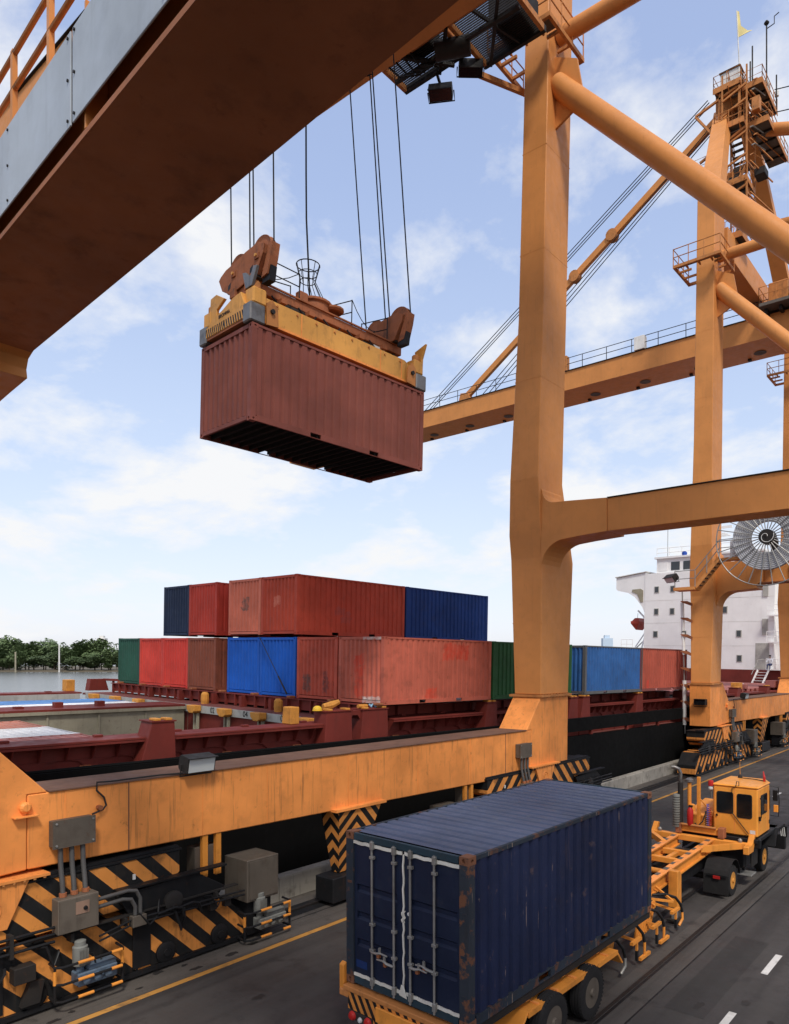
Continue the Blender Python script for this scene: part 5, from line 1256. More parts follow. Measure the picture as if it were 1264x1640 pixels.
me.from_pydata([J_[n] for n in names], [(names.index(a), names.index(b_)) for a, b_ in eds], [])
rad = dict(pel=.15, che=.16, nec=.06, hea=.10, shl=.08, ell=.05, hal=.04, shr=.08, elr=.05, har=.04, hil=.11, knl=.07, anl=.05, tol=.04, hir=.11, knr=.07, anr=.05, tor=.04)
bo = bpy.data.objects.new('body', me); COL.objects.link(bo); bo.parent = pr
sk = bo.modifiers.new('skin', 'SKIN')
if not me.skin_vertices: me.skin_vertices.new() if hasattr(me.skin_vertices, 'new') else None
try:
    for i, n in enumerate(names):
        me.skin_vertices[0].data[i].radius = (rad[n], rad[n]); me.skin_vertices[0].data[i].use_root = (n == 'pel')
except Exception: pass
ss = bo.modifiers.new('sub', 'SUBSURF'); ss.levels = 1; ss.render_levels = 1
m, t, b = base_mat('person_body', .8)
s_ = t.nodes.new('ShaderNodeSeparateXYZ'); link(t, t.nodes.new('ShaderNodeTexCoord').outputs['Object'], s_.inputs[0])
c = mixrgb(t, math_(t, 'GREATER_THAN', s_.outputs[2], .60), (.02, .03, .10, 1), (.62, .63, .66, 1))
c = mixrgb(t, math_(t, 'GREATER_THAN', s_.outputs[2], 1.09), c, (.26, .14, .09, 1))
link(t, c, b.inputs['Base Color']); me.materials.append(m)
MB().lathe([(.0, 0), (.10, .02), (.115, .09), (.07, .15), (0, .16)], (0, -.09, 1.27), 'z', 12).build('hair', M['hair'], pr, smooth=True)

# ------------------------------------------------------------------ spreader, head block and hoist ropes (frame of the hanging box, top of the box = z 0)
SPO = HL + HM @ Vector((0, 0, CH))
spr = thing('container_spreader', 'yellow container spreader with rusty head block, gripping the hanging brown container', 'spreader', SPO, HM)
def sd2(name, mb, mat, parent=None, **k): return mb.build(name, M[mat] if isinstance(mat, str) else mat, parent or spr, **k)
for x0, x1 in ((1.80, 2.30), (.14, .64)):
    bm1 = sd2('side_beam', MB().prism([(.30, .20), (5.75, .20), (5.75, .62), (5.35, .80), (.45, .80), (.30, .62)], 'x', x0, x1), 'spreader_yellow', bevel=.015)
    for y in (1.55, 4.35, 5.2):
        sd2('beam_joint', MB().box(x1, y, .205, x1 + .006, y + .03, .79), 'orange_dirty', bm1)
    sd2('beam_flange', MB().box(x0 - .02, .32, .14, x1 + .03, 5.72, .197), 'orange_dirty', bm1)
# end beams with hazard stripes
sd2('centre_deck', MB().box(.66, .5, .35, 1.78, 5.5, .6), 'orange_rusty')
for sgn, y in ((1, 0), (-1, CL)):
    yy = lambda a: y + sgn * a
    prof = [(.10, .16), (2.33, .16), (2.33, .42), (2.12, .56), (1.98, .86), (1.60, .83), (1.1, .67), (.60, .57), (.40, .43), (.10, .40)]
    eb = sd2('end_beam', MB().prism(prof, 'y', min(yy(-.06), yy(.22)), max(yy(-.06), yy(.22))), 'spreader_yellow', bevel=.012)
    sd2('beam_underside', MB().box(.12, min(yy(-.04), yy(.6)), .10, 2.3, max(yy(-.04), yy(.6)), .155), 'head_rust', eb)
    for k in range(20):
        x = .16 + k * .108
        s = .06 if k < 10 else -.06
        sd2('hazard_stripe', MB().prism([(x, .17), (x + .045, .17), (x + .045 + s, .38), (x + s, .38)], 'y', yy(-.061) - .004 * sgn, yy(-.061)), 'black', eb)
    if sgn == 1:
        text('BROMMA', .13, eb, (1.22, -.066, .53), (R(90), 0, 0), M['black'], 'maker_lettering')
    # corner shoes and flippers
    for cx in (.0, CW):
        sx = 1 if cx == 0 else -1
        xs_ = sorted((cx - sx * .02, cx + sx * .34)); ys_ = sorted((yy(-.03), yy(.36)))
        cs_ = sd2('corner_shoe', MB().box(xs_[0], ys_[0] - .045 * (sgn == 1), .03, xs_[1], ys_[1] + .045 * (sgn == -1), .50), 'bare_metal', bevel=.03)
        xs2 = sorted((cx + sx * .02, cx + sx * .40))
        sd2('flipper_motor', MB().box(xs2[0], min(yy(.02), yy(.42)), .505, xs2[1], max(yy(.02), yy(.42)), .92), 'spreader_yellow', cs_, bevel=.04)
        sd2('motor_cap', MB().lathe([(.12, 0), (.12, .16), (.08, .2)], (cx + sx * .2, yy(.2), .92), 'z', 12), 'orange_rusty', cs_)
        sd2('side_bracket', MB().prism([(yy(.40), .06), (yy(.75), .10), (yy(.72), .55), (yy(.55), .72), (yy(.40), .60)], 'x', cx - .02 * sx if sx < 0 else cx, cx + .03 * sx + .01), 'orange_rusty', cs_)
        sd2('bracket_pin', MB().lathe([(.06, 0), (.06, .06)], (cx + (.02 if sx < 0 else -.06), yy(.55), .42), 'x', 10), 'dark_steel', cs_)
        # raised guide flippers: bent plates
        if (sgn, sx) == (1, 1):
            fp_ = [(.40, .43), (.66, .50), (.66, .86), (1.04, 1.04), (.62, 1.27), (.34, 1.24), (.31, .90)]
        elif (sgn, sx) == (1, -1):
            fp_ = [(2.02, .95), (2.30, .95), (2.52, 1.38), (2.36, 1.42), (2.22, 1.20), (2.02, 1.36), (1.86, 1.40)]
        else:
            fp_ = [(cx + .04 * sx, .55), (cx + .2 * sx, .55), (cx + .20 * sx, .95), (cx + .34 * sx, 1.28), (cx - .14 * sx, 1.42), (cx + .02 * sx, 1.0)]
        sd2('guide_flipper', MB().prism(fp_, 'y', min(yy(.04), yy(.12)), max(yy(.04), yy(.12))), 'bare_metal' if (sgn, sx) == (1, -1) else 'spreader_yellow', cs_, bevel=.01)
# head block
hb = sd2('head_beam', MB().box(.75, .35, 1.22, 1.0, 5.75, 1.46), 'head_rust', bevel=.015)
sd2('head_beam', MB().box(1.45, .35, 1.22, 1.72, 5.75, 1.46), 'head_rust', bevel=.015)
sd2('walk_deck', MB().box(1.01, .5, 1.30, 1.44, 5.6, 1.36), 'head_rust', hb)
for y in (1.2, 2.1, 3.9, 4.8): sd2('head_cross_beam', MB().box(.6, y, 1.10, 1.9, y + .18, 1.215), 'head_rust', hb)
for y in (.75, 5.1): sd2('head_block_lock', MB().box(.85, y, .62, 1.6, y + .3, 1.09), 'head_rust', hb, bevel=.02)
sd2('oil_tank', MB().lathe([(.28, 0), (.62, .12), (.70, .30), (.55, .44), (.36, .50)], (1.22, 2.75, .64), 'z', 18), 'head_rust', smooth=True)
sd2('cable_pot', MB().lathe([(.46, 0), (.46, .36), (.52, .40), (.52, .46), (.30, .48)], (1.22, 2.75, 1.38), 'z', 18), 'head_rust', smooth=True)
sd2('pot_rim', MB().lathe([(.25, 0), (.30, .05), (.30, .10), (.1, .12)], (1.55, 3.2, 1.66), 'z', 12), 'head_rust')
sd2('white_box', MB().box(1.50, 4.55, .82, 1.78, 5.0, 1.16), 'white_paint', bevel=.01)
sd2('orange_box', MB().box(1.6, 3.35, .80, 1.8, 3.55, .98), 'spreader_yellow', bevel=.01)
# wire basket for the cable
BKY = 2.52
bk = sd2('cable_basket', MB().tube([(1.22 + .33 * math.cos(R(a)), BKY + .33 * math.sin(R(a)), 2.86) for a in range(0, 360, 20)], .015, 6, closed=True), 'black')
for z, r_ in ((2.40, .21), (2.62, .26)): sd2('basket_hoop', MB().tube([(1.22 + r_ * math.cos(R(a)), BKY + r_ * math.sin(R(a)), z) for a in range(0, 360, 20)], .012, 6, closed=True), 'black', bk)
for k in range(10):
    a = k * 36
    sd2('basket_rod', MB().tube([(1.22 + r_ * math.cos(R(a)), BKY + .15 * (z < 2) + r_ * math.sin(R(a)), z) for r_, z in ((.33, 2.86), (.21, 2.40), (.40, 1.84))], .011, 5), 'black', bk)
# hoses, lamps and pins on the head block and beams
for k in range(5):
    y0_ = 1.0 + k * .85
    sd2('hydraulic_hose', MB().tube([(1.74, y0_, 1.24), (1.82, y0_ + .15, 1.05), (1.80, y0_ + .4, .98), (1.74, y0_ + .6, 1.2)], .022, 6), 'black', hb, smooth=True)
for k in range(8): sd2('beam_bolt', MB().lathe([(.03, 0), (.03, .03)], (2.30, .8 + k * .62, .70), 'x', 6), 'orange_rusty', hb)
for y in (1.0, 4.9): sd2('valve_block', MB().box(1.05, y, 1.365, 1.4, y + .35, 1.62), 'dark_steel', hb, bevel=.02)
for k, (x, y, z, sx, sy, sz, mt) in enumerate(((.8, 1.5, 1.47, .3, .4, .22, 'dark_steel'), (1.5, 1.9, 1.47, .22, .3, .3, 'head_rust'), (.85, 3.6, 1.47, .5, .5, .16, 'head_rust'), (1.4, 3.9, 1.0, .3, .8, .2, 'dark_steel'), (.7, 4.2, 1.47, .35, .35, .3, 'head_rust'), (1.45, 1.2, .95, .3, .9, .25, 'dark_steel'))):
    sd2('head_gear_box', MB().box(x, y, z, x + sx, y + sy, z + sz), mt, hb, bevel=.03)
for y in (.55, 5.5):
    for x in (.8, 1.6): sd2('head_pin', MB().lathe([(.07, 0), (.07, .34), (.04, .38)], (x, y, .92), 'z', 10), 'dark_steel', hb)
for x in (.72, 1.74): sd2('beam_lip', MB().box(x - .03, .4, 1.461, x + .03, 5.7, 1.50), 'head_rust', hb)
# sheave housings at both ends of the head block
for sgn, y in ((1, .60), (-1, 5.46)):
    yy = lambda a: y + sgn * a
    plate = [(.10, 1.94), (.28, 1.61), (.72, 1.36), (1.41, 1.46), (1.90, 1.50), (2.20, 1.96), (2.26, 2.18), (1.95, 2.30), (1.41, 2.26), (.95, 2.18), (.45, 2.12), (.20, 2.02)]
    hs = sd2('sheave_housing', MB().prism(plate, 'y', min(yy(-.20), yy(-.165)), max(yy(-.20), yy(-.165))), 'head_rust', bevel=.008)
    sd2('housing_plate', MB().prism(plate, 'y', min(yy(.165), yy(.20)), max(yy(.165), yy(.20))), 'head_rust', hs)
    sd2('housing_bottom', MB().box(.5, min(yy(-.16), yy(.16)), 1.47, 1.9, max(yy(-.16), yy(.16)), 1.52), 'dark_steel', hs)
    sd2('housing_end', MB().prism([(1.92, 1.52), (2.20, 1.97), (2.25, 2.17), (2.21, 2.17), (2.16, 1.99), (1.88, 1.54)], 'y', min(yy(-.16), yy(.16)), max(yy(-.16), yy(.16))), 'head_rust', hs)
    sd2('end_hood', MB().prism([(2.0, 1.42), (2.26, 1.46), (2.40, 1.90), (2.46, 2.20), (2.30, 2.21), (2.22, 1.95)], 'y', min(yy(-.10), yy(.14)), max(yy(-.10), yy(.14))), 'head_rust', hs)
    sd2('hood_mouth', MB().prism([(1.96, 1.30), (2.30, 1.30), (2.36, 1.66), (2.10, 1.70)], 'y', min(yy(-.05), yy(.13)), max(yy(-.05), yy(.13))), 'black', hs)
    sd2('housing_foot', MB().box(.9, min(yy(-.14), yy(.14)), 1.05, 1.6, max(yy(-.14), yy(.14)), 1.45), 'head_rust', hs)
    for cx, cz in ((.87, 1.98), (1.95, 2.07)):
        sh_ = sd2('sheave', MB().lathe([(.10, -.08), (.34, -.05), (.36, -.05), (.45, -.085), (.46, -.06), (.40, -.0), (.46, .06), (.45, .085), (.36, .05), (.34, .05), (.10, .08)], (cx, yy(0), cz), 'y', 28), 'head_rust', hs, smooth=True)
        sd2('sheave_boss', MB().box(cx - .09, min(yy(-.235), yy(-.201)), cz - .20, cx + .09, max(yy(-.235), yy(-.201)), cz - .04), 'head_rust', hs, bevel=.01)
        sd2('sheave_pin', MB().lathe([(.04, 0), (.04, .05)], (cx, yy(-.25) - (.02 if sgn > 0 else 0.03), cz - .11), 'y', 10), 'spreader_yellow', hs)
    for (hx, hz_) in ((.58, 1.50), (1.62, 1.60)):
        sd2('plate_hole', MB().prism([(hx, hz_), (hx + .13, hz_ + .05), (hx + .15, hz_ + .2), (hx + .02, hz_ + .14)], 'y', min(yy(-.204), yy(-.2005)), max(yy(-.204), yy(-.2005))), 'black', hs)
    for cx, cz, dx in ((.87, 1.98, -.45), (.87, 1.98, .45), (1.95, 2.07, -.45), (1.95, 2.07, .45)):
        drift = -.62 if sgn == 1 else -1.15
        rope = MB().tube([(cx + dx, yy(0), cz), (cx + dx + drift + .10 * dx, yy(0) - (.3 if sgn < 0 else 0), 13.6)], .021, 6)
        sd2('hoist_rope', rope, 'black')
pts = [(1.22, 2.60, 2.0), (1.24, 2.52, 2.8), (1.12, 2.50, 4.2), (1.06, 2.5, 5.5), (.75, 2.5, 13.6)]
sd2('power_cable', MB().tube(pts, .026, 6), 'black', smooth=True)
# handrails on the head block
def hrail(p):
    for z in (.38, .72): sd2('hand_rail', MB().tube([(a, b_, 1.46 + z) for a, b_ in p], .016, 5), 'black', hb)
    for a, b_ in p: sd2('railing_post', MB().tube([(a, b_, 1.40), (a, b_, 2.2)], .017, 5), 'black', hb)
hrail([(.8, .75), (.8, 1.35), (1.0, 2.1)]); hrail([(1.7, .85), (1.7, 1.9)])
hrail([(.8, 3.5), (1.7, 3.75)]); hrail([(.8, 4.9), (1.7, 5.15)])
for (p, q_) in (((.8, .75, 2.2), (1.7, 1.9, 2.2)), ((1.7, 3.75, 2.2), (1.7, 4.7, 1.6)), ((.8, 1.35, 1.85), (1.7, .85, 1.85))):
    c = [Vector(p) + (Vector(q_) - Vector(p)) * t_ - Vector((0, 0, .9 * t_ * (1 - t_))) for t_ in (0, .2, .4, .6, .8, 1)]
    sd2('safety_chain', MB().tube(c, .012, 5), 'black', hb)

# ------------------------------------------------------------------ blue container on the trailer
TM = rot3(-1.28, .76, .5)
TR = Vector((-8.28, 8.05, 3.49))
T0 = TR + TM @ Vector((0, 0, -CH))
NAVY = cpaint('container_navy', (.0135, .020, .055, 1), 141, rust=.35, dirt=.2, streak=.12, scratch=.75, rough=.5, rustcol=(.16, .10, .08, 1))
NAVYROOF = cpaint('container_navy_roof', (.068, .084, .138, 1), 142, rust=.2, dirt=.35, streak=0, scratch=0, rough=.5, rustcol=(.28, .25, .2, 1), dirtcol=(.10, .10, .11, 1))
DOORM = cpaint('container_navy_door', (.011, .017, .040, 1), 143, rust=.12, dirt=.3, streak=.1, rough=.45, rustcol=(.10, .06, .045, 1), dirtcol=(.028, .04, .06, 1))
TCM = TM @ Matrix.Rotation(math.pi, 3, 'Z')
blue = container('dark navy container with white door seals and rusty edges, loaded on the orange trailer', NAVY, T0 + TM @ Vector((CW, CL, 0)), TCM, frame=M['rust_edge'], cast=M['rust_cast'])
for o in blue.children:
    if o.name.startswith('corner_post') and o.location.x < .1 and o.location.y > 1: o.material_slots[0].material = M['rust_post']
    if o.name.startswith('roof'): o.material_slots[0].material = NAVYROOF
    if o.name.startswith('door') : o.material_slots[0].material = DOORM
    if o.name.startswith('end_beam'): o.material_slots[0].material = cpaint('end_beam_teal', (.022, .045, .062, 1), 144, rust=.3)
doors = [o for o in blue.children if o.name.startswith('door')]
da, db = (doors[0], doors[1])
def bl(name, mb, mat, parent=None, **k): return mb.build(name, M[mat] if isinstance(mat, str) else mat, parent or blue, **k)
YD = CL - .028
for x, dr in ((.61, da), (1.07, da), (1.40, db), (1.86, db)):
    rod = bl('lock_rod', MB().tube([(x, YD + .035, .05), (x, YD + .035, 2.33)], .019, 10), 'galv', dr, smooth=True)
    for z in (.10, 2.20): bl('rod_cam', MB().box(x - .045, YD + .008, z, x + .02, YD + .07, z + .12), 'galv', dr, bevel=.006)
    for z in (.62, 1.02, 2.05): bl('rod_guide', MB().box(x - .05, YD + .004, z, x + .035, YD + .062, z + .045), 'galv', dr, bevel=.004)
for x, z, s, dr in ((1.86, .62, -1, db), (1.40, .52, 1, db), (1.07, .60, -1, da), (.61, .66, 1, da)):
    bl('lock_handle', MB().tube([(x, YD + .05, z), (x + s * .12, YD + .062, z + .01), (x + s * .20, YD + .062, z + .035), (x + s * .34, YD + .055, z + .02)], [.02, .022, .016, .012], 8), 'galv', dr, smooth=True)
    bl('handle_catch', MB().tube([(x + s * .18, YD + .05, z + .03), (x + s * .18, YD + .055, z + .11)], .022, 8), 'galv', dr)
    bl('handle_lug', MB().box(x + s * .16, YD + .004, z - .06, x + s * .16 + .05, YD + .05, z + .0), 'head_rust', dr)
for k, z in enumerate((.42, .98, 1.58, 2.12)):
    for x in (.085, CW - .085): bl('door_hinge', MB().box(x - .06, YD + .002, z, x + .06, YD + .03, z + .05), 'rust_edge', bevel=.006)
wave = lambda k: .012 * math.sin(k * 1.9) + .006 * math.sin(k * 4.1)
def strip(name, pts, w_):
    mb = MB()
    for i in range(len(pts) - 1): mb.beam(pts[i], pts[i + 1], w_, .012, (0, 1, 0))
    return mb
n = 14
def ribbon(pts, hw, vert):
    """thin folded rubber strip following pts"""
    vs = []; fs = []
    for (x, z) in pts:
        a = (hw, 0) if vert else (0, hw)
        for y, s in ((YD + .004, -1), (YD + .022, -1), (YD + .022, 1), (YD + .004, 1)): vs.append((x + a[0] * s, y, z + a[1] * s))
    for i in range(len(pts) - 1):
        for k in range(4): fs.append((i * 4 + k, i * 4 + (k + 1) % 4, i * 4 + 4 + (k + 1) % 4, i * 4 + 4 + k))
    fs += [(0, 1, 2, 3), tuple(len(vs) - 4 + k for k in (3, 2, 1, 0))]
    return MB().add(vs, fs)
for x0, x1 in ((.12, 1.195), (1.245, CW - .12)):
    bl('door_seal', ribbon([(x0 + (x1 - x0) * k / n, CH - .155 + wave(k + x0) * .5) for k in range(n + 1)], .026, False), 'gasket')
    bl('door_seal', ribbon([(x0 + (x1 - x0) * k / n, .165 + wave(k * 1.3 + x0) * .4) for k in range(n + 1)], .024, False), 'gasket')
bl('door_seal', ribbon([(1.222 + wave(k * .8) * .7, .17 + (CH - .34) * k / 24) for k in range(25)], .013, True), 'gasket')
bl('torn_seal', ribbon([(1.225 + .02 * math.sin(k * 2.2), 1.22 + .035 * k) for k in range(6)], .026, True), 'gasket')
bl('seal_flap', MB().add([(1.14, YD + .03, .10), (1.30, YD + .03, .12), (1.24, YD + .05, .30), (1.20, YD + .035, .29)], [(0, 1, 2, 3)]), 'gasket')
for (x, z) in ((1.13, 1.36), (1.10, .58)): bl('seal_tag', MB().lathe([(.028, 0), (.024, .006)], (x, YD + .002, z), 'y', 10), 'white_paint')
bl('blue_patch', MB().box(2.0, YD + .001, .28, 2.24, YD + .003, .40), 'patch_blue', db)

# ------------------------------------------------------------------ skeletal trailer
TB = Vector((-7.06, 8.05, 0))
trl = thing('skeletal_trailer', 'orange skeletal trailer with hazard striped rear bumper carrying the navy container', 'trailer', TB)
def tl(name, mb, mat, parent=None, **k):
    """mesh given in the trailer deck frame (x right 0..2.44, y forward, z up from the deck)"""
    mb.fn = lambda p: T0 + TM @ Vector(p); mb.off = TB
    return mb.build(name, M[mat], parent or trl, **k)
def tw_(name, mb, mat, parent=None, **k):
    mb.off = TB; return mb.build(name, M[mat], parent or trl, **k)
for x in (.78, 1.66):
    r_ = tl('main_rail', MB().prism([(x - .08, -.02), (x + .08, -.02), (x + .08, -.05), (x + .015, -.05), (x + .015, -.36), (x + .08, -.36), (x + .08, -.39), (x - .08, -.39), (x - .08, -.36), (x - .015, -.36), (x - .015, -.05), (x - .08, -.05)], 'y', .08, 6.3), 'vehicle_orange')
# rear end
tl('rear_sill', MB().box(.02, -.10, -.09, 2.42, .06, -.012), 'orange_rusty', bevel=.01)
bp_ = tl('bumper_plate', MB().box(.12, -.085, -.36, 2.3, -.06, -.095), 'hazard_rear')
tl('centre_plate', MB().box(.76, -.13, -.36, 1.74, -.088, -.13), 'vehicle_orange', bevel=.01)
tl('lower_plate', MB().box(.62, -.07, -.68, 2.1, -.045, -.365), 'hazard_rear')
tl('lower_tube', MB().box(.60, -.04, -.72, 2.2, .08, -.60), 'vehicle_orange', bevel=.015)
tl('side_bracket', MB().prism([(-.05, -.20), (.10, -.20), (.02, .30), (-.05, .26)], 'x', -.12, -.015), 'vehicle_orange', bevel=.01)
tl('bracket_foot', MB().box(-.10, -.08, -.22, .16, .12, -.10), 'orange_rusty', bevel=.02)
lc = tl('lamp_carrier', MB().box(.18, -.10, -.50, .66, -.06, -.37), 'dark_steel', bevel=.01)
for x in (.24, .58): tl('tail_lamp', MB().lathe([(.0, -.055), (.05, -.045), (.07, -.02), (.075, 0)], (x, -.10, -.44), 'y', 14), 'red_bright', lc, smooth=True)
tl('clear_lamp', MB().lathe([(.0, -.04), (.035, -.03), (.045, 0)], (.41, -.10, -.46), 'y', 12), 'lamp_face', lc)
tl('corner_lamp', MB().lathe([(.0, -.05), (.05, -.03), (.055, 0)], (2.30, -.09, -.15), 'y', 12), 'red_bright')
tl('corner_block', MB().box(2.22, -.09, -.40, 2.46, .05, -.20), 'vehicle_orange', bevel=.015)
for y in (.5, 1.5, 2.6, 3.8, 5.0, 6.0):
    tl('cross_member', MB().box(.05, y, -.16, 2.40, y + .09, -.025), 'vehicle_orange')
for x in (0.03, 2.33): tl('side_rail', MB().box(x, .1, -.14, x + .08, 6.05, -.02), 'dark_steel')
# mudguards
for x0, x1 in ((1.78, 2.50), (-.06, .62)):
    mg = tl('mudguard', MB().prism([(1.05, -.60), (1.40, -.25), (4.40, -.25), (4.66, -.56), (4.62, -.58), (4.38, -.285), (1.42, -.285), (1.08, -.63)], 'x', x0, x1), 'vehicle_orange', bevel=.008)
    tl('mudguard_lip', MB().prism([(1.40, -.25), (4.40, -.25), (4.40, -.33), (1.40, -.33)], 'x', x1 - .0, x1 + .02), 'vehicle_orange', mg)
    for k in range(5): tl('mudguard_rib', MB().box(x0 + .02, 1.7 + k * .58, -.2485, x1 - .02, 1.76 + k * .58, -.235), 'orange_dirty', mg)
    tl('mud_flap', MB().box(x0 + .05, 1.06, -1.0, x1 - .05, 1.08, -.62), 'rubber', mg)
def wheel(parent, build, x, y, r, wd, side, rim='box_grey', grooves=True):
    """tyre with tread and a dished rim; side = +1 faces +X"""
    s = side; h = wd / 2
    prof = [(r * .56, -h * .9), (r * .80, -h), (r * .95, -h * .86), (r, -h * .62)]
    for k in range(3):
        a = -h * .42 + k * h * .42
        prof += [(r, a - h * .10), (r * .975, a - h * .07), (r * .975, a + h * .07), (r, a + h * .10)]
    prof += [(r, h * .62), (r * .95, h * .86), (r * .80, h), (r * .56, h * .9)]
    ty = build('tyre', MB().lathe([(q_, v_ * s) for q_, v_ in prof], (x, y, r), 'x', 36, False), 'rubber', parent, smooth=True)
    build('rim', MB().lathe([(r * .57, h * .88 * s), (r * .55, h * .5 * s), (r * .40, h * .35 * s), (r * .30, h * .45 * s), (r * .28, h * .8 * s), (r * .16, h * .9 * s), (r * .14, h * 1.15 * s), (0, h * 1.15 * s)], (x, y, r), 'x', 28), rim, ty, smooth=True)
    for k in range(8):
        a = k * math.pi / 4
        build('wheel_nut', MB().lathe([(r * .045, 0), (r * .045, h * .16 * s)], (x + h * .40 * s, y + r * .40 * math.cos(a), r + r * .40 * math.sin(a)), 'x', 6), 'galv', ty)
    for k in range(40):
        a = 2 * math.pi * k / 40
        c_, s2 = math.cos(a), math.sin(a)
        build('tread_block', MB().beam((x + h * .68 * s, y + r * .985 * c_, r + r * .985 * s2), (x + h * .92 * s, y + r * .95 * c_, r + r * .95 * s2), r * .07, r * .03, (0, c_, s2)), 'rubber', ty) if grooves else None
    return ty
for y in (10.1, 11.42):
    ax_ = tw_('axle', MB().tube([(-8.2, y, .44), (-5.9, y, .44)], .07, 10), 'dark_steel')
    wheel(trl, tw_, -5.81, y, .45, .25, 1); wheel(trl, tw_, -6.10, y, .45, .24, 1, grooves=False)
    wheel(trl, tw_, -8.22, y, .45, .25, -1, grooves=False)
    tw_('spring', MB().prism([(y - .5, .62), (y, .50), (y + .5, .62), (y + .5, .68), (y, .58), (y - .5, .68)], 'x', -6.52, -6.42), 'dark_steel', ax_)
# gooseneck
for x in (-7.47, -6.52):
    g_ = tw_('gooseneck_rail', MB().prism([(13.9, .80), (14.2, 1.10), (20.3, 1.30), (20.3, 1.27), (14.3, 1.07), (14.3, .83), (20.3, 1.05), (20.3, 1.02), (14.0, .78)], 'x', x - .085, x + .085), 'vehicle_orange')
    tw_('rail_web', MB().prism([(14.2, .83), (20.29, 1.05), (20.29, 1.272), (14.2, 1.08)], 'x', x - .02, x + .02), 'vehicle_orange', g_)
    tw_('rail_top', MB().prism([(14.2, 1.102), (20.3, 1.302), (20.3, 1.31), (14.2, 1.11)], 'x', x - .095, x + .095), 'orange_dirty', g_)
    for k in range(9): tw_('worn_patch', MB().prism([(15.9 + k * .5, 1.168 + k * .0164), (16.1 + k * .5, 1.175 + k * .0164), (16.1 + k * .5, 1.178 + k * .0164), (15.9 + k * .5, 1.171 + k * .0164)], 'x', x - .09, x - .01 + .02 * (k % 3)), 'box_grey', g_)
for y in (16.3, 18.1, 18.9): tw_('cross_member', MB().box(-7.38, y, .95 + (y - 16) * .033, -6.61, y + .14, 1.09 + (y - 16) * .033), 'vehicle_orange', bevel=.01)
tw_('cross_tube', MB().tube([(-7.45, 17.1, 1.08), (-6.55, 17.1, 1.08)], .07, 12), 'vehicle_orange', smooth=True)
tw_('centre_member', MB().box(-7.05, 18.25, 1.06, -6.93, 18.9, 1.15), 'vehicle_orange')
bo_ = tw_('front_bolster', MB().box(-8.15, 20.16, 1.16, -5.6, 20.34, 1.32), 'vehicle_orange', bevel=.012)
for s, x0 in ((1, -6.52), (-1, -7.47)):
    tw_('bolster_stay', MB().beam((x0, 19.3, 1.21), (x0 + s * .78, 20.2, 1.24), .12, .15), 'vehicle_orange', bo_)
    xe = -5.55 if s > 0 else -8.2
    tw_('bolster_stop', MB().prism([(19.95, 1.08), (20.42, 1.08), (20.62, 1.48), (20.50, 1.52), (20.3, 1.30), (19.95, 1.28)], 'x', xe - .06, xe + .08), 'vehicle_orange', bo_, bevel=.01)
    tw_('twist_lock', MB().lathe([(.05, 0), (.06, .06), (.02, .1)], (xe - s * .22, 20.25, 1.325), 'z', 10), 'galv', bo_)
for x in (-6.30, -7.80):
    lg_ = tw_('landing_leg', MB().prism([(16.75, .38), (17.02, .38), (17.02, 1.12), (16.92, 1.24), (16.75, 1.24)], 'x', x - .1, x + .12), 'vehicle_orange', bevel=.01)
    tw_('leg_shin', MB().box(x - .04, 16.8, .10, x + .06, 16.96, .38), 'galv', lg_)
    tw_('leg_foot', MB().box(x - .12, 16.7, .06, x + .14, 17.06, .10), 'dark_steel', lg_)
sc_ = tw_('tool_guard', MB().prism([(14.3, .30), (15.1, .36), (15.4, .92), (14.6, .86)], 'x', -6.22, -6.19), 'vehicle_orange')
for k in range(7): tw_('guard_slat', MB().beam((-6.185, 14.42 + k * .115, .34 + k * .008), (-6.185, 14.70 + k * .115, .86 + k * .008), .03, .05), 'vehicle_orange', sc_)
tw_('tool_guard', MB().prism([(12.9, .28), (13.7, .36), (13.9, .86), (13.3, .82)], 'x', -6.40, -6.37), 'vehicle_orange')
for a, b_ in (((-6.45, 15.4, .92), (-6.0, 16.0, .78)), ((-6.45, 16.1, 1.0), (-6.0, 16.0, .78)), ((-6.45, 15.4, .92), (-6.1, 15.2, .86))): tw_('hanger_strut', MB().beam(a, b_, .04, .05), 'vehicle_orange')
# hooped side guards in front of the wheels
for k, y in enumerate((13.1, 14.05, 15.1, 16.2)):
    z0 = .80 + .02 * k
    hp = tw_('side_hoop', MB().tube([(-6.42, y - .35, z0 + .02), (-6.2, y - .18, z0 + .04), (-6.04, y + .05, z0 - .06), (-5.98, y + .2, z0 - .24), (-5.96, y + .25, z0 - .42)], .032, 10), 'black', smooth=True)
    tw_('hoop_end', MB().tube([(-5.96, y + .25, z0 - .42), (-5.95, y + .24, z0 - .58), (-5.98, y + .10, z0 - .70)] if k in (0, 3) else [(-5.96, y + .25, z0 - .42), (-5.96, y + .25, z0 - .68)], .030, 8), 'galv' if k == 0 else 'vehicle_orange', hp, smooth=True)
    if k in (1, 2): tw_('guard_bar', MB().box(-5.99, y + .02, z0 - .74, -5.93, y + .50, z0 - .68), 'vehicle_orange', hp)
    if k > 0:
        tw_('guard_arm', MB().beam((-6.42, y - .3, z0 - .18), (-5.98, y - .12, z0 - .30), .04, .05), 'vehicle_orange', hp)
        tw_('guard_bar', MB().box(-6.02, y - .34, z0 - .33, -5.95, y + .10, z0 - .27), 'vehicle_orange', hp)
        tw_('guard_leg', MB().box(-6.0, y - .12, z0 - .50, -5.96, y - .07, z0 - .33), 'vehicle_orange', hp)
        tw_('guard_leg_sleeve', MB().box(-6.005, y - .125, z0 - .70, -5.955, y - .065, z0 - .50), 'black', hp)

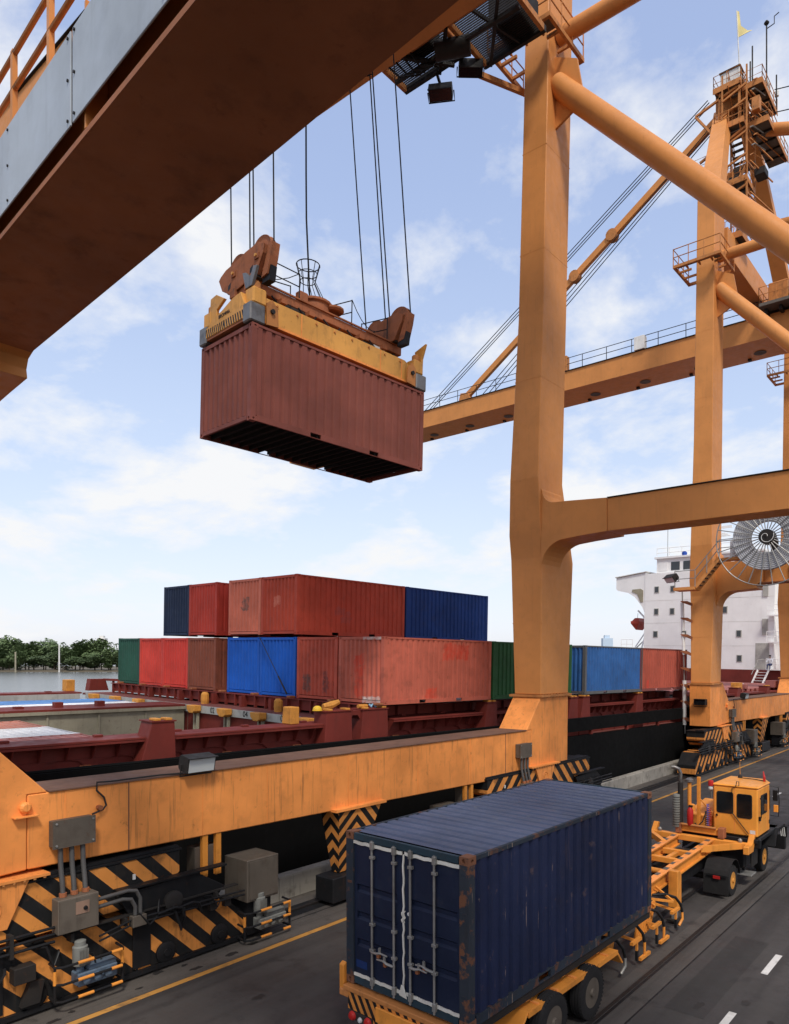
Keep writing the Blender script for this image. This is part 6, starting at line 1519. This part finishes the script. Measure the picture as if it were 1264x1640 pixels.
# ------------------------------------------------------------------ terminal tractor
KB = Vector((-6.4, 20.5, 0))
trk = thing('terminal_tractor', 'orange yard tractor with boxy half cab and tall exhaust pulling the skeletal trailer', 'truck', KB)
def tk(name, mb, mat, parent=None, **k):
    mb.off = KB; return mb.build(name, M[mat] if isinstance(mat, str) else mat, parent or trk, **k)
X0, X1, Y0, Y1, Z0, Z1 = -6.60, -5.42, 20.62, 22.25, 1.42, 2.72
cabm = tk('cab', MB().prism([(X0, Y0), (X1, Y0), (X1, Y1 - .45), (X1 - .22, Y1), (X0, Y1)], 'z', Z0, Z1), 'cab_yellow', bevel=.03)
tk('cab_roof', MB().prism([(X0 - .02, Y0 - .02), (X1 + .02, Y0 - .02), (X1 + .02, Y1 - .44), (X1 - .21, Y1 + .03), (X0 - .02, Y1 + .03)], 'z', Z1 + .002, Z1 + .06), 'cab_yellow', cabm, bevel=.025)
def rounded(x0, x1, z0, z1, r_):
    pts = []
    for cx, cz, a0 in ((x1 - r_, z1 - r_, 0), (x0 + r_, z1 - r_, 90), (x0 + r_, z0 + r_, 180), (x1 - r_, z0 + r_, 270)):
        pts += [(cx + r_ * math.cos(R(a0 + a)), cz + r_ * math.sin(R(a0 + a))) for a in (0, 30, 60, 90)]
    return pts
for x0, x1, z0, z1 in ((X0 + .10, X0 + .55, 1.98, 2.58), (X0 + .64, X1 - .14, 1.90, 2.56)):
    fr_ = tk('window_seal', MB().prism(rounded(x0, x1, z0, z1, .06), 'y', Y0 - .012, Y0 - .001), 'rubber', cabm)
    tk('rear_window', MB().prism(rounded(x0 + .02, x1 - .02, z0 + .02, z1 - .02, .05), 'y', Y0 - .016, Y0 - .0125), 'glass', cabm)
tk('panel_line', MB().box(X0 + .575, Y0 - .006, Z0 + .02, X0 + .59, Y0 - .0005, Z1 - .03), 'orange_dirty', cabm)
tk('panel_line', MB().box(X0 + .05, Y0 - .006, Z0 + .02, X0 + .06, Y0 - .0005, Z1 - .06), 'orange_dirty', cabm)
tk('side_window', MB().prism(rounded(Y0 + .28, Y0 + .92, 1.98, 2.52, .06), 'x', X1 + .001, X1 + .014), 'rubber', cabm)
tk('side_glass', MB().prism(rounded(Y0 + .31, Y0 + .89, 2.01, 2.49, .05), 'x', X1 + .0145, X1 + .018), 'glass', cabm)
tk('door_handle', MB().tube([(X1 + .03, Y0 + .12, 2.48), (X1 + .06, Y0 + .12, 2.42), (X1 + .06, Y0 + .12, 1.95), (X1 + .03, Y0 + .12, 1.90)], .014, 6), 'black', cabm, smooth=True)
tk('handle_lock', MB().box(X1 + .005, Y0 + .08, 1.86, X1 + .05, Y0 + .16, 1.97), 'black', cabm)
tk('door_line', MB().box(X1 + .001, Y0 + .2, Z0 + .05, X1 + .006, Y0 + .212, Z1 - .05), 'orange_dirty', cabm)
tk('door_line', MB().box(X1 + .001, Y0 + .98, Z0 + .05, X1 + .006, Y0 + .992, Z1 - .05), 'orange_dirty', cabm)
fx = X1 - .11; fy = Y1 - .225
tk('front_quarter_glass', MB().add([(X1 + .004, Y1 - .42, 2.0), (X1 - .20, Y1 - .02, 2.0), (X1 - .20, Y1 - .02, 2.54), (X1 + .004, Y1 - .42, 2.54), (X1 + .012, Y1 - .415, 2.0), (X1 - .192, Y1 - .012, 2.0), (X1 - .192, Y1 - .012, 2.54), (X1 + .012, Y1 - .415, 2.54)], [(0, 1, 2, 3), (4, 5, 6, 7), (0, 1, 5, 4), (1, 2, 6, 5), (2, 3, 7, 6), (3, 0, 4, 7)]), 'glass', cabm)
tk('mirror_frame', MB().tube([(X1 + .0, Y1 - .38, 2.66), (X1 + .20, Y1 - .30, 2.62), (X1 + .22, Y1 - .28, 2.2), (X1 + .20, Y1 - .28, 1.80), (X1 + .02, Y1 - .42, 1.84)], .013, 6), 'black', cabm)
tk('mirror', MB().box(X1 + .08, Y1 - .33, 1.92, X1 + .20, Y1 - .29, 2.12), 'cab_yellow', cabm, bevel=.01)
tk('mirror_upper', MB().box(X1 + .06, Y1 - .33, 2.24, X1 + .19, Y1 - .29, 2.54), 'black', cabm, bevel=.01)
tk('roof_hook', MB().tube([(X0 + .52, Y0 - .03, Z1 - .16), (X0 + .52, Y0 - .04, Z1 - .03), (X0 + .62, Y0 - .02, Z1 + .03), (X0 + .64, Y0 - .02, Z1 + .17), (X0 + .70, Y0 - .02, Z1 + .17), (X0 + .70, Y0 - .02, Z1 + .06)], .011, 6), 'black', cabm, smooth=True)
tk('roof_cable', MB().tube([(X0 + .3, Y1 - .25, Z1 + .07), (X0 + .7, Y1 - .3, Z1 + .075), (X1 - .08, Y1 - .5, Z1 + .08)], .012, 5), 'black', cabm)
tk('aerial_base', MB().lathe([(.07, 0), (.05, .07), (.01, .10)], (X0 + .32, Y1 - .2, Z1 + .06), 'z', 10), 'dark_steel', cabm)
tk('aerial', MB().tube([(X0 + .32, Y1 - .2, Z1 + .15), (X0 + .31, Y1 - .2, Z1 + .52)], .008, 5), 'cone_yellow', cabm)
tk('air_horn', MB().tube([(X1 - .12, Y1 - .5, Z1 + .06), (X1 - .12, Y1 - .5, Z1 + .18), (X1 - .16, Y1 - .45, Z1 + .34)], [.03, .035, .015], 8), 'red_bright', cabm)
tk('wiper_rod', MB().tube([(X0 + .52, Y0 - .03, 2.02), (X0 + .95, Y0 - .03, 1.50)], .012, 6), 'black', cabm)
tk('cab_sticker', MB().box(X1 - .20, Y0 - .004, 1.50, X1 - .06, Y0 - .0008, 1.60), 'white_paint', cabm)
tk('vent_grille', MB().box(X1 + .001, Y1 - .40, 1.62, X1 + .008, Y1 - .52, 1.72), 'dark_steel', cabm)
tk('door_knob', MB().box(X0 + .09, Y0 - .03, 1.88, X0 + .13, Y0 - .002, 1.94), 'black', cabm)
bl_ = tk('beacon_stalk', MB().tube([(X0 - .05, Y0 + .05, 2.35), (X0 - .06, Y0 + .0, 2.62)], .02, 6), 'galv', cabm)
tk('beacon', MB().lathe([(.07, 0), (.075, .10), (.06, .15), (.0, .16)], (X0 - .06, Y0, 2.70), 'z', 14), 'red_bright', cabm, smooth=True)
tk('work_lamp', MB().lathe([(.03, 0), (.06, .03), (.06, .08), (.03, .1)], (X0 - .06, Y0 - .02, 2.58), 'z', 12), 'lamp_face', cabm)
# chassis
for x in (-7.42, -6.62): tk('frame_rail', MB().box(x - .05, 18.0, .58, x + .05, 23.6, .84), 'black')
tk('deck_plate', MB().box(-7.5, 20.45, 1.28, X1 + .04, 22.7, 1.40), 'black', bevel=.02)
tk('side_sill', MB().box(-6.5, 20.5, 1.15, X1 + .10, 20.62, 1.40), 'black', bevel=.02)
tk('front_fender', MB().prism([(21.9, .95), (22.05, 1.25), (22.3, 1.40), (23.05, 1.40), (23.3, 1.2), (23.3, 1.12), (23.0, 1.33), (22.35, 1.33), (22.12, 1.2), (22.0, .95)], 'x', -6.35, X1 + .12), 'black')
tk('fuel_tank', MB().box(-6.45, 20.7, .50, -5.75, 21.75, 1.12), 'black', bevel=.06)
tk('tank_shield', MB().box(-5.745, 21.15, .45, -5.72, 21.75, 1.1), 'dark_steel')
st_ = tk('cab_step', MB().box(-6.0, 20.75, .30, -5.62, 21.25, .335), 'galv', bevel=.006)
tk('step_hanger', MB().box(-5.98, 20.78, .335, -5.92, 20.82, .62), 'black', st_)
tk('step_hanger', MB().box(-5.98, 21.18, .335, -5.92, 21.22, .62), 'black', st_)
tk('fifth_wheel', MB().prism([(-7.35, 19.2), (-6.65, 19.2), (-6.5, 19.7), (-6.65, 20.1), (-7.35, 20.1), (-7.5, 19.7)], 'z', .88, .97), 'dark_steel', bevel=.01)
tk('front_bumper', MB().box(-7.6, 23.6, .5, X1, 23.75, .95), 'black', bevel=.02)
sb = tk('stripe_board', MB().box(X1 + .02, 22.95, 1.02, X1 + .20, 22.98, 1.34), 'black', bevel=.005)
for k in range(3): tk('board_stripe', MB().beam((X1 + .05 + k * .05, 22.942, 1.05), (X1 + .02 + k * .05, 22.942, 1.31), .022, .008, (0, 1, 0)), 'white_paint', sb)
# engine cover, rear cross beam
tk('engine_cover', MB().prism([(20.8, 1.42), (22.2, 1.42), (22.2, 2.05), (21.2, 1.95), (20.8, 1.80)], 'x', -7.35, -6.68), 'vehicle_orange', bevel=.02)
cb = tk('rear_beam', MB().box(-7.45, 20.28, 1.40, -6.35, 20.42, 1.56), 'vehicle_orange', bevel=.01)
for x in (-7.52, -6.35): tk('beam_block', MB().box(x, 20.22, 1.34, x + .16, 20.46, 1.62), 'head_rust', cb, bevel=.01)
tk('beam_pipe', MB().tube([(-7.35, 20.24, 1.60), (-6.4, 20.24, 1.60)], .035, 8), 'orange_rusty', cb)
tk('post', MB().box(-7.02, 20.52, 1.42, -6.93, 20.60, 2.92), 'vehicle_orange', bevel=.008)
for x in (-6.62, -6.55): tk('post_stay', MB().tube([(-6.98, 20.56, 2.35), (x, 20.7, 1.85)], .014, 6), 'vehicle_orange')
# exhaust
ex = tk('exhaust_stack', MB().tube([(-7.42, 20.35, 1.45), (-7.42, 20.35, 2.75)], .075, 14), 'dark_steel', smooth=True)
tk('exhaust_pipe', MB().tube([(-7.42, 20.35, 2.75), (-7.42, 20.35, 3.02), (-7.46, 20.32, 3.13), (-7.56, 20.27, 3.18), (-7.64, 20.24, 3.18)], .05, 12), 'bare_metal', ex, smooth=True)
tk('heat_shield', MB().lathe([(.09, 0), (.10, .02), (.10, .9), (.09, .92)], (-7.50, 20.25, 1.50), 'z', 14), 'grey_motor', ex, smooth=True)
for k in range(12): tk('shield_slot', MB().lathe([(.1015, 0), (.1015, .02)], (-7.50, 20.25, 1.56 + k * .07), 'z', 14), 'dark_steel', ex)
ai = tk('air_intake', MB().tube([(-7.2, 20.45, 2.1), (-7.2, 20.45, 2.75)], .055, 12), 'vehicle_orange', smooth=True)
tk('intake_cap', MB().lathe([(.06, 0), (.11, .02), (.11, .08), (.05, .12)], (-7.2, 20.45, 2.76), 'z', 16), 'bare_metal', ai, smooth=True)
tk('air_filter', MB().lathe([(.09, 0), (.09, .16), (.06, .18)], (-7.12, 20.42, 1.98), 'z', 14), 'vehicle_orange', ai, smooth=True)
fe = tk('fire_extinguisher', MB().lathe([(.07, 0), (.085, .02), (.085, .42), (.05, .49), (.03, .52)], (-7.12, 20.28, 1.58), 'z', 16), 'red_bright', smooth=True)
tk('extinguisher_valve', MB().box(-7.15, 20.24, 2.10, -7.05, 20.30, 2.15), 'black', fe)
for x, mt, zt in ((-6.70, 'blue_plain', 2.2), (-6.64, 'red_bright', 2.1), (-6.75, 'rubber', 2.0)):
    tk('coiled_air_hose', MB().tube([(x + .035 * math.cos(k * .9), 20.5 + .035 * math.sin(k * .9), zt - k * .0085) for k in range(84)], .010, 5), mt, smooth=True)
tk('slack_hose', MB().tube([(-7.0, 20.3, 1.66), (-6.9, 20.28, 1.60), (-6.8, 20.35, 1.72), (-6.74, 20.48, 2.0)], .018, 6), 'rubber', smooth=True)
# wheels and fenders
for s, x in ((1, -5.92), (-1, -7.95)):
    wheel(trk, tk, x, 19.78, .40, .24, s, rim='cone_yellow'); wheel(trk, tk, x - s * .28, 19.78, .40, .24, s, grooves=False)
    fen = [(19.26, .12), (19.28, .62)] + [(19.78 - .50 * math.cos(R(a)), .44 + .52 * math.sin(R(a))) for a in range(20, 150, 13)] + [(19.78 + .48, .62)]
    inn = [(y_ + (.012 if y_ < 19.78 else -.012), z_ - .014) for y_, z_ in fen]
    xs_ = sorted((x + s * .15, x - s * .50))
    fd = tk('rear_fender', MB().prism(fen + inn[::-1], 'x', xs_[0], xs_[1]), 'rubber')
    tk('fender_light_bar', MB().box(xs_[0] + .1, 19.235, .58, xs_[1] - .05, 19.255, .63), 'black', fd)
    tk('fender_lamp', MB().box(xs_[0] + .26, 19.222, .52, xs_[0] + .44, 19.24, .60), 'red_bright', fd, bevel=.004)
    wheel(trk, tk, x + s * .03, 22.72, .42, .24, s, rim='cone_yellow')
tk('axle', MB().tube([(-7.9, 19.78, .40), (-6.0, 19.78, .40)], .09, 10), 'dark_steel')
tk('axle', MB().tube([(-7.9, 22.72, .42), (-6.0, 22.72, .42)], .08, 10), 'dark_steel')
tk('tow_box', MB().box(-7.3, 18.2, .45, -6.7, 19.1, .80), 'black', bevel=.03)
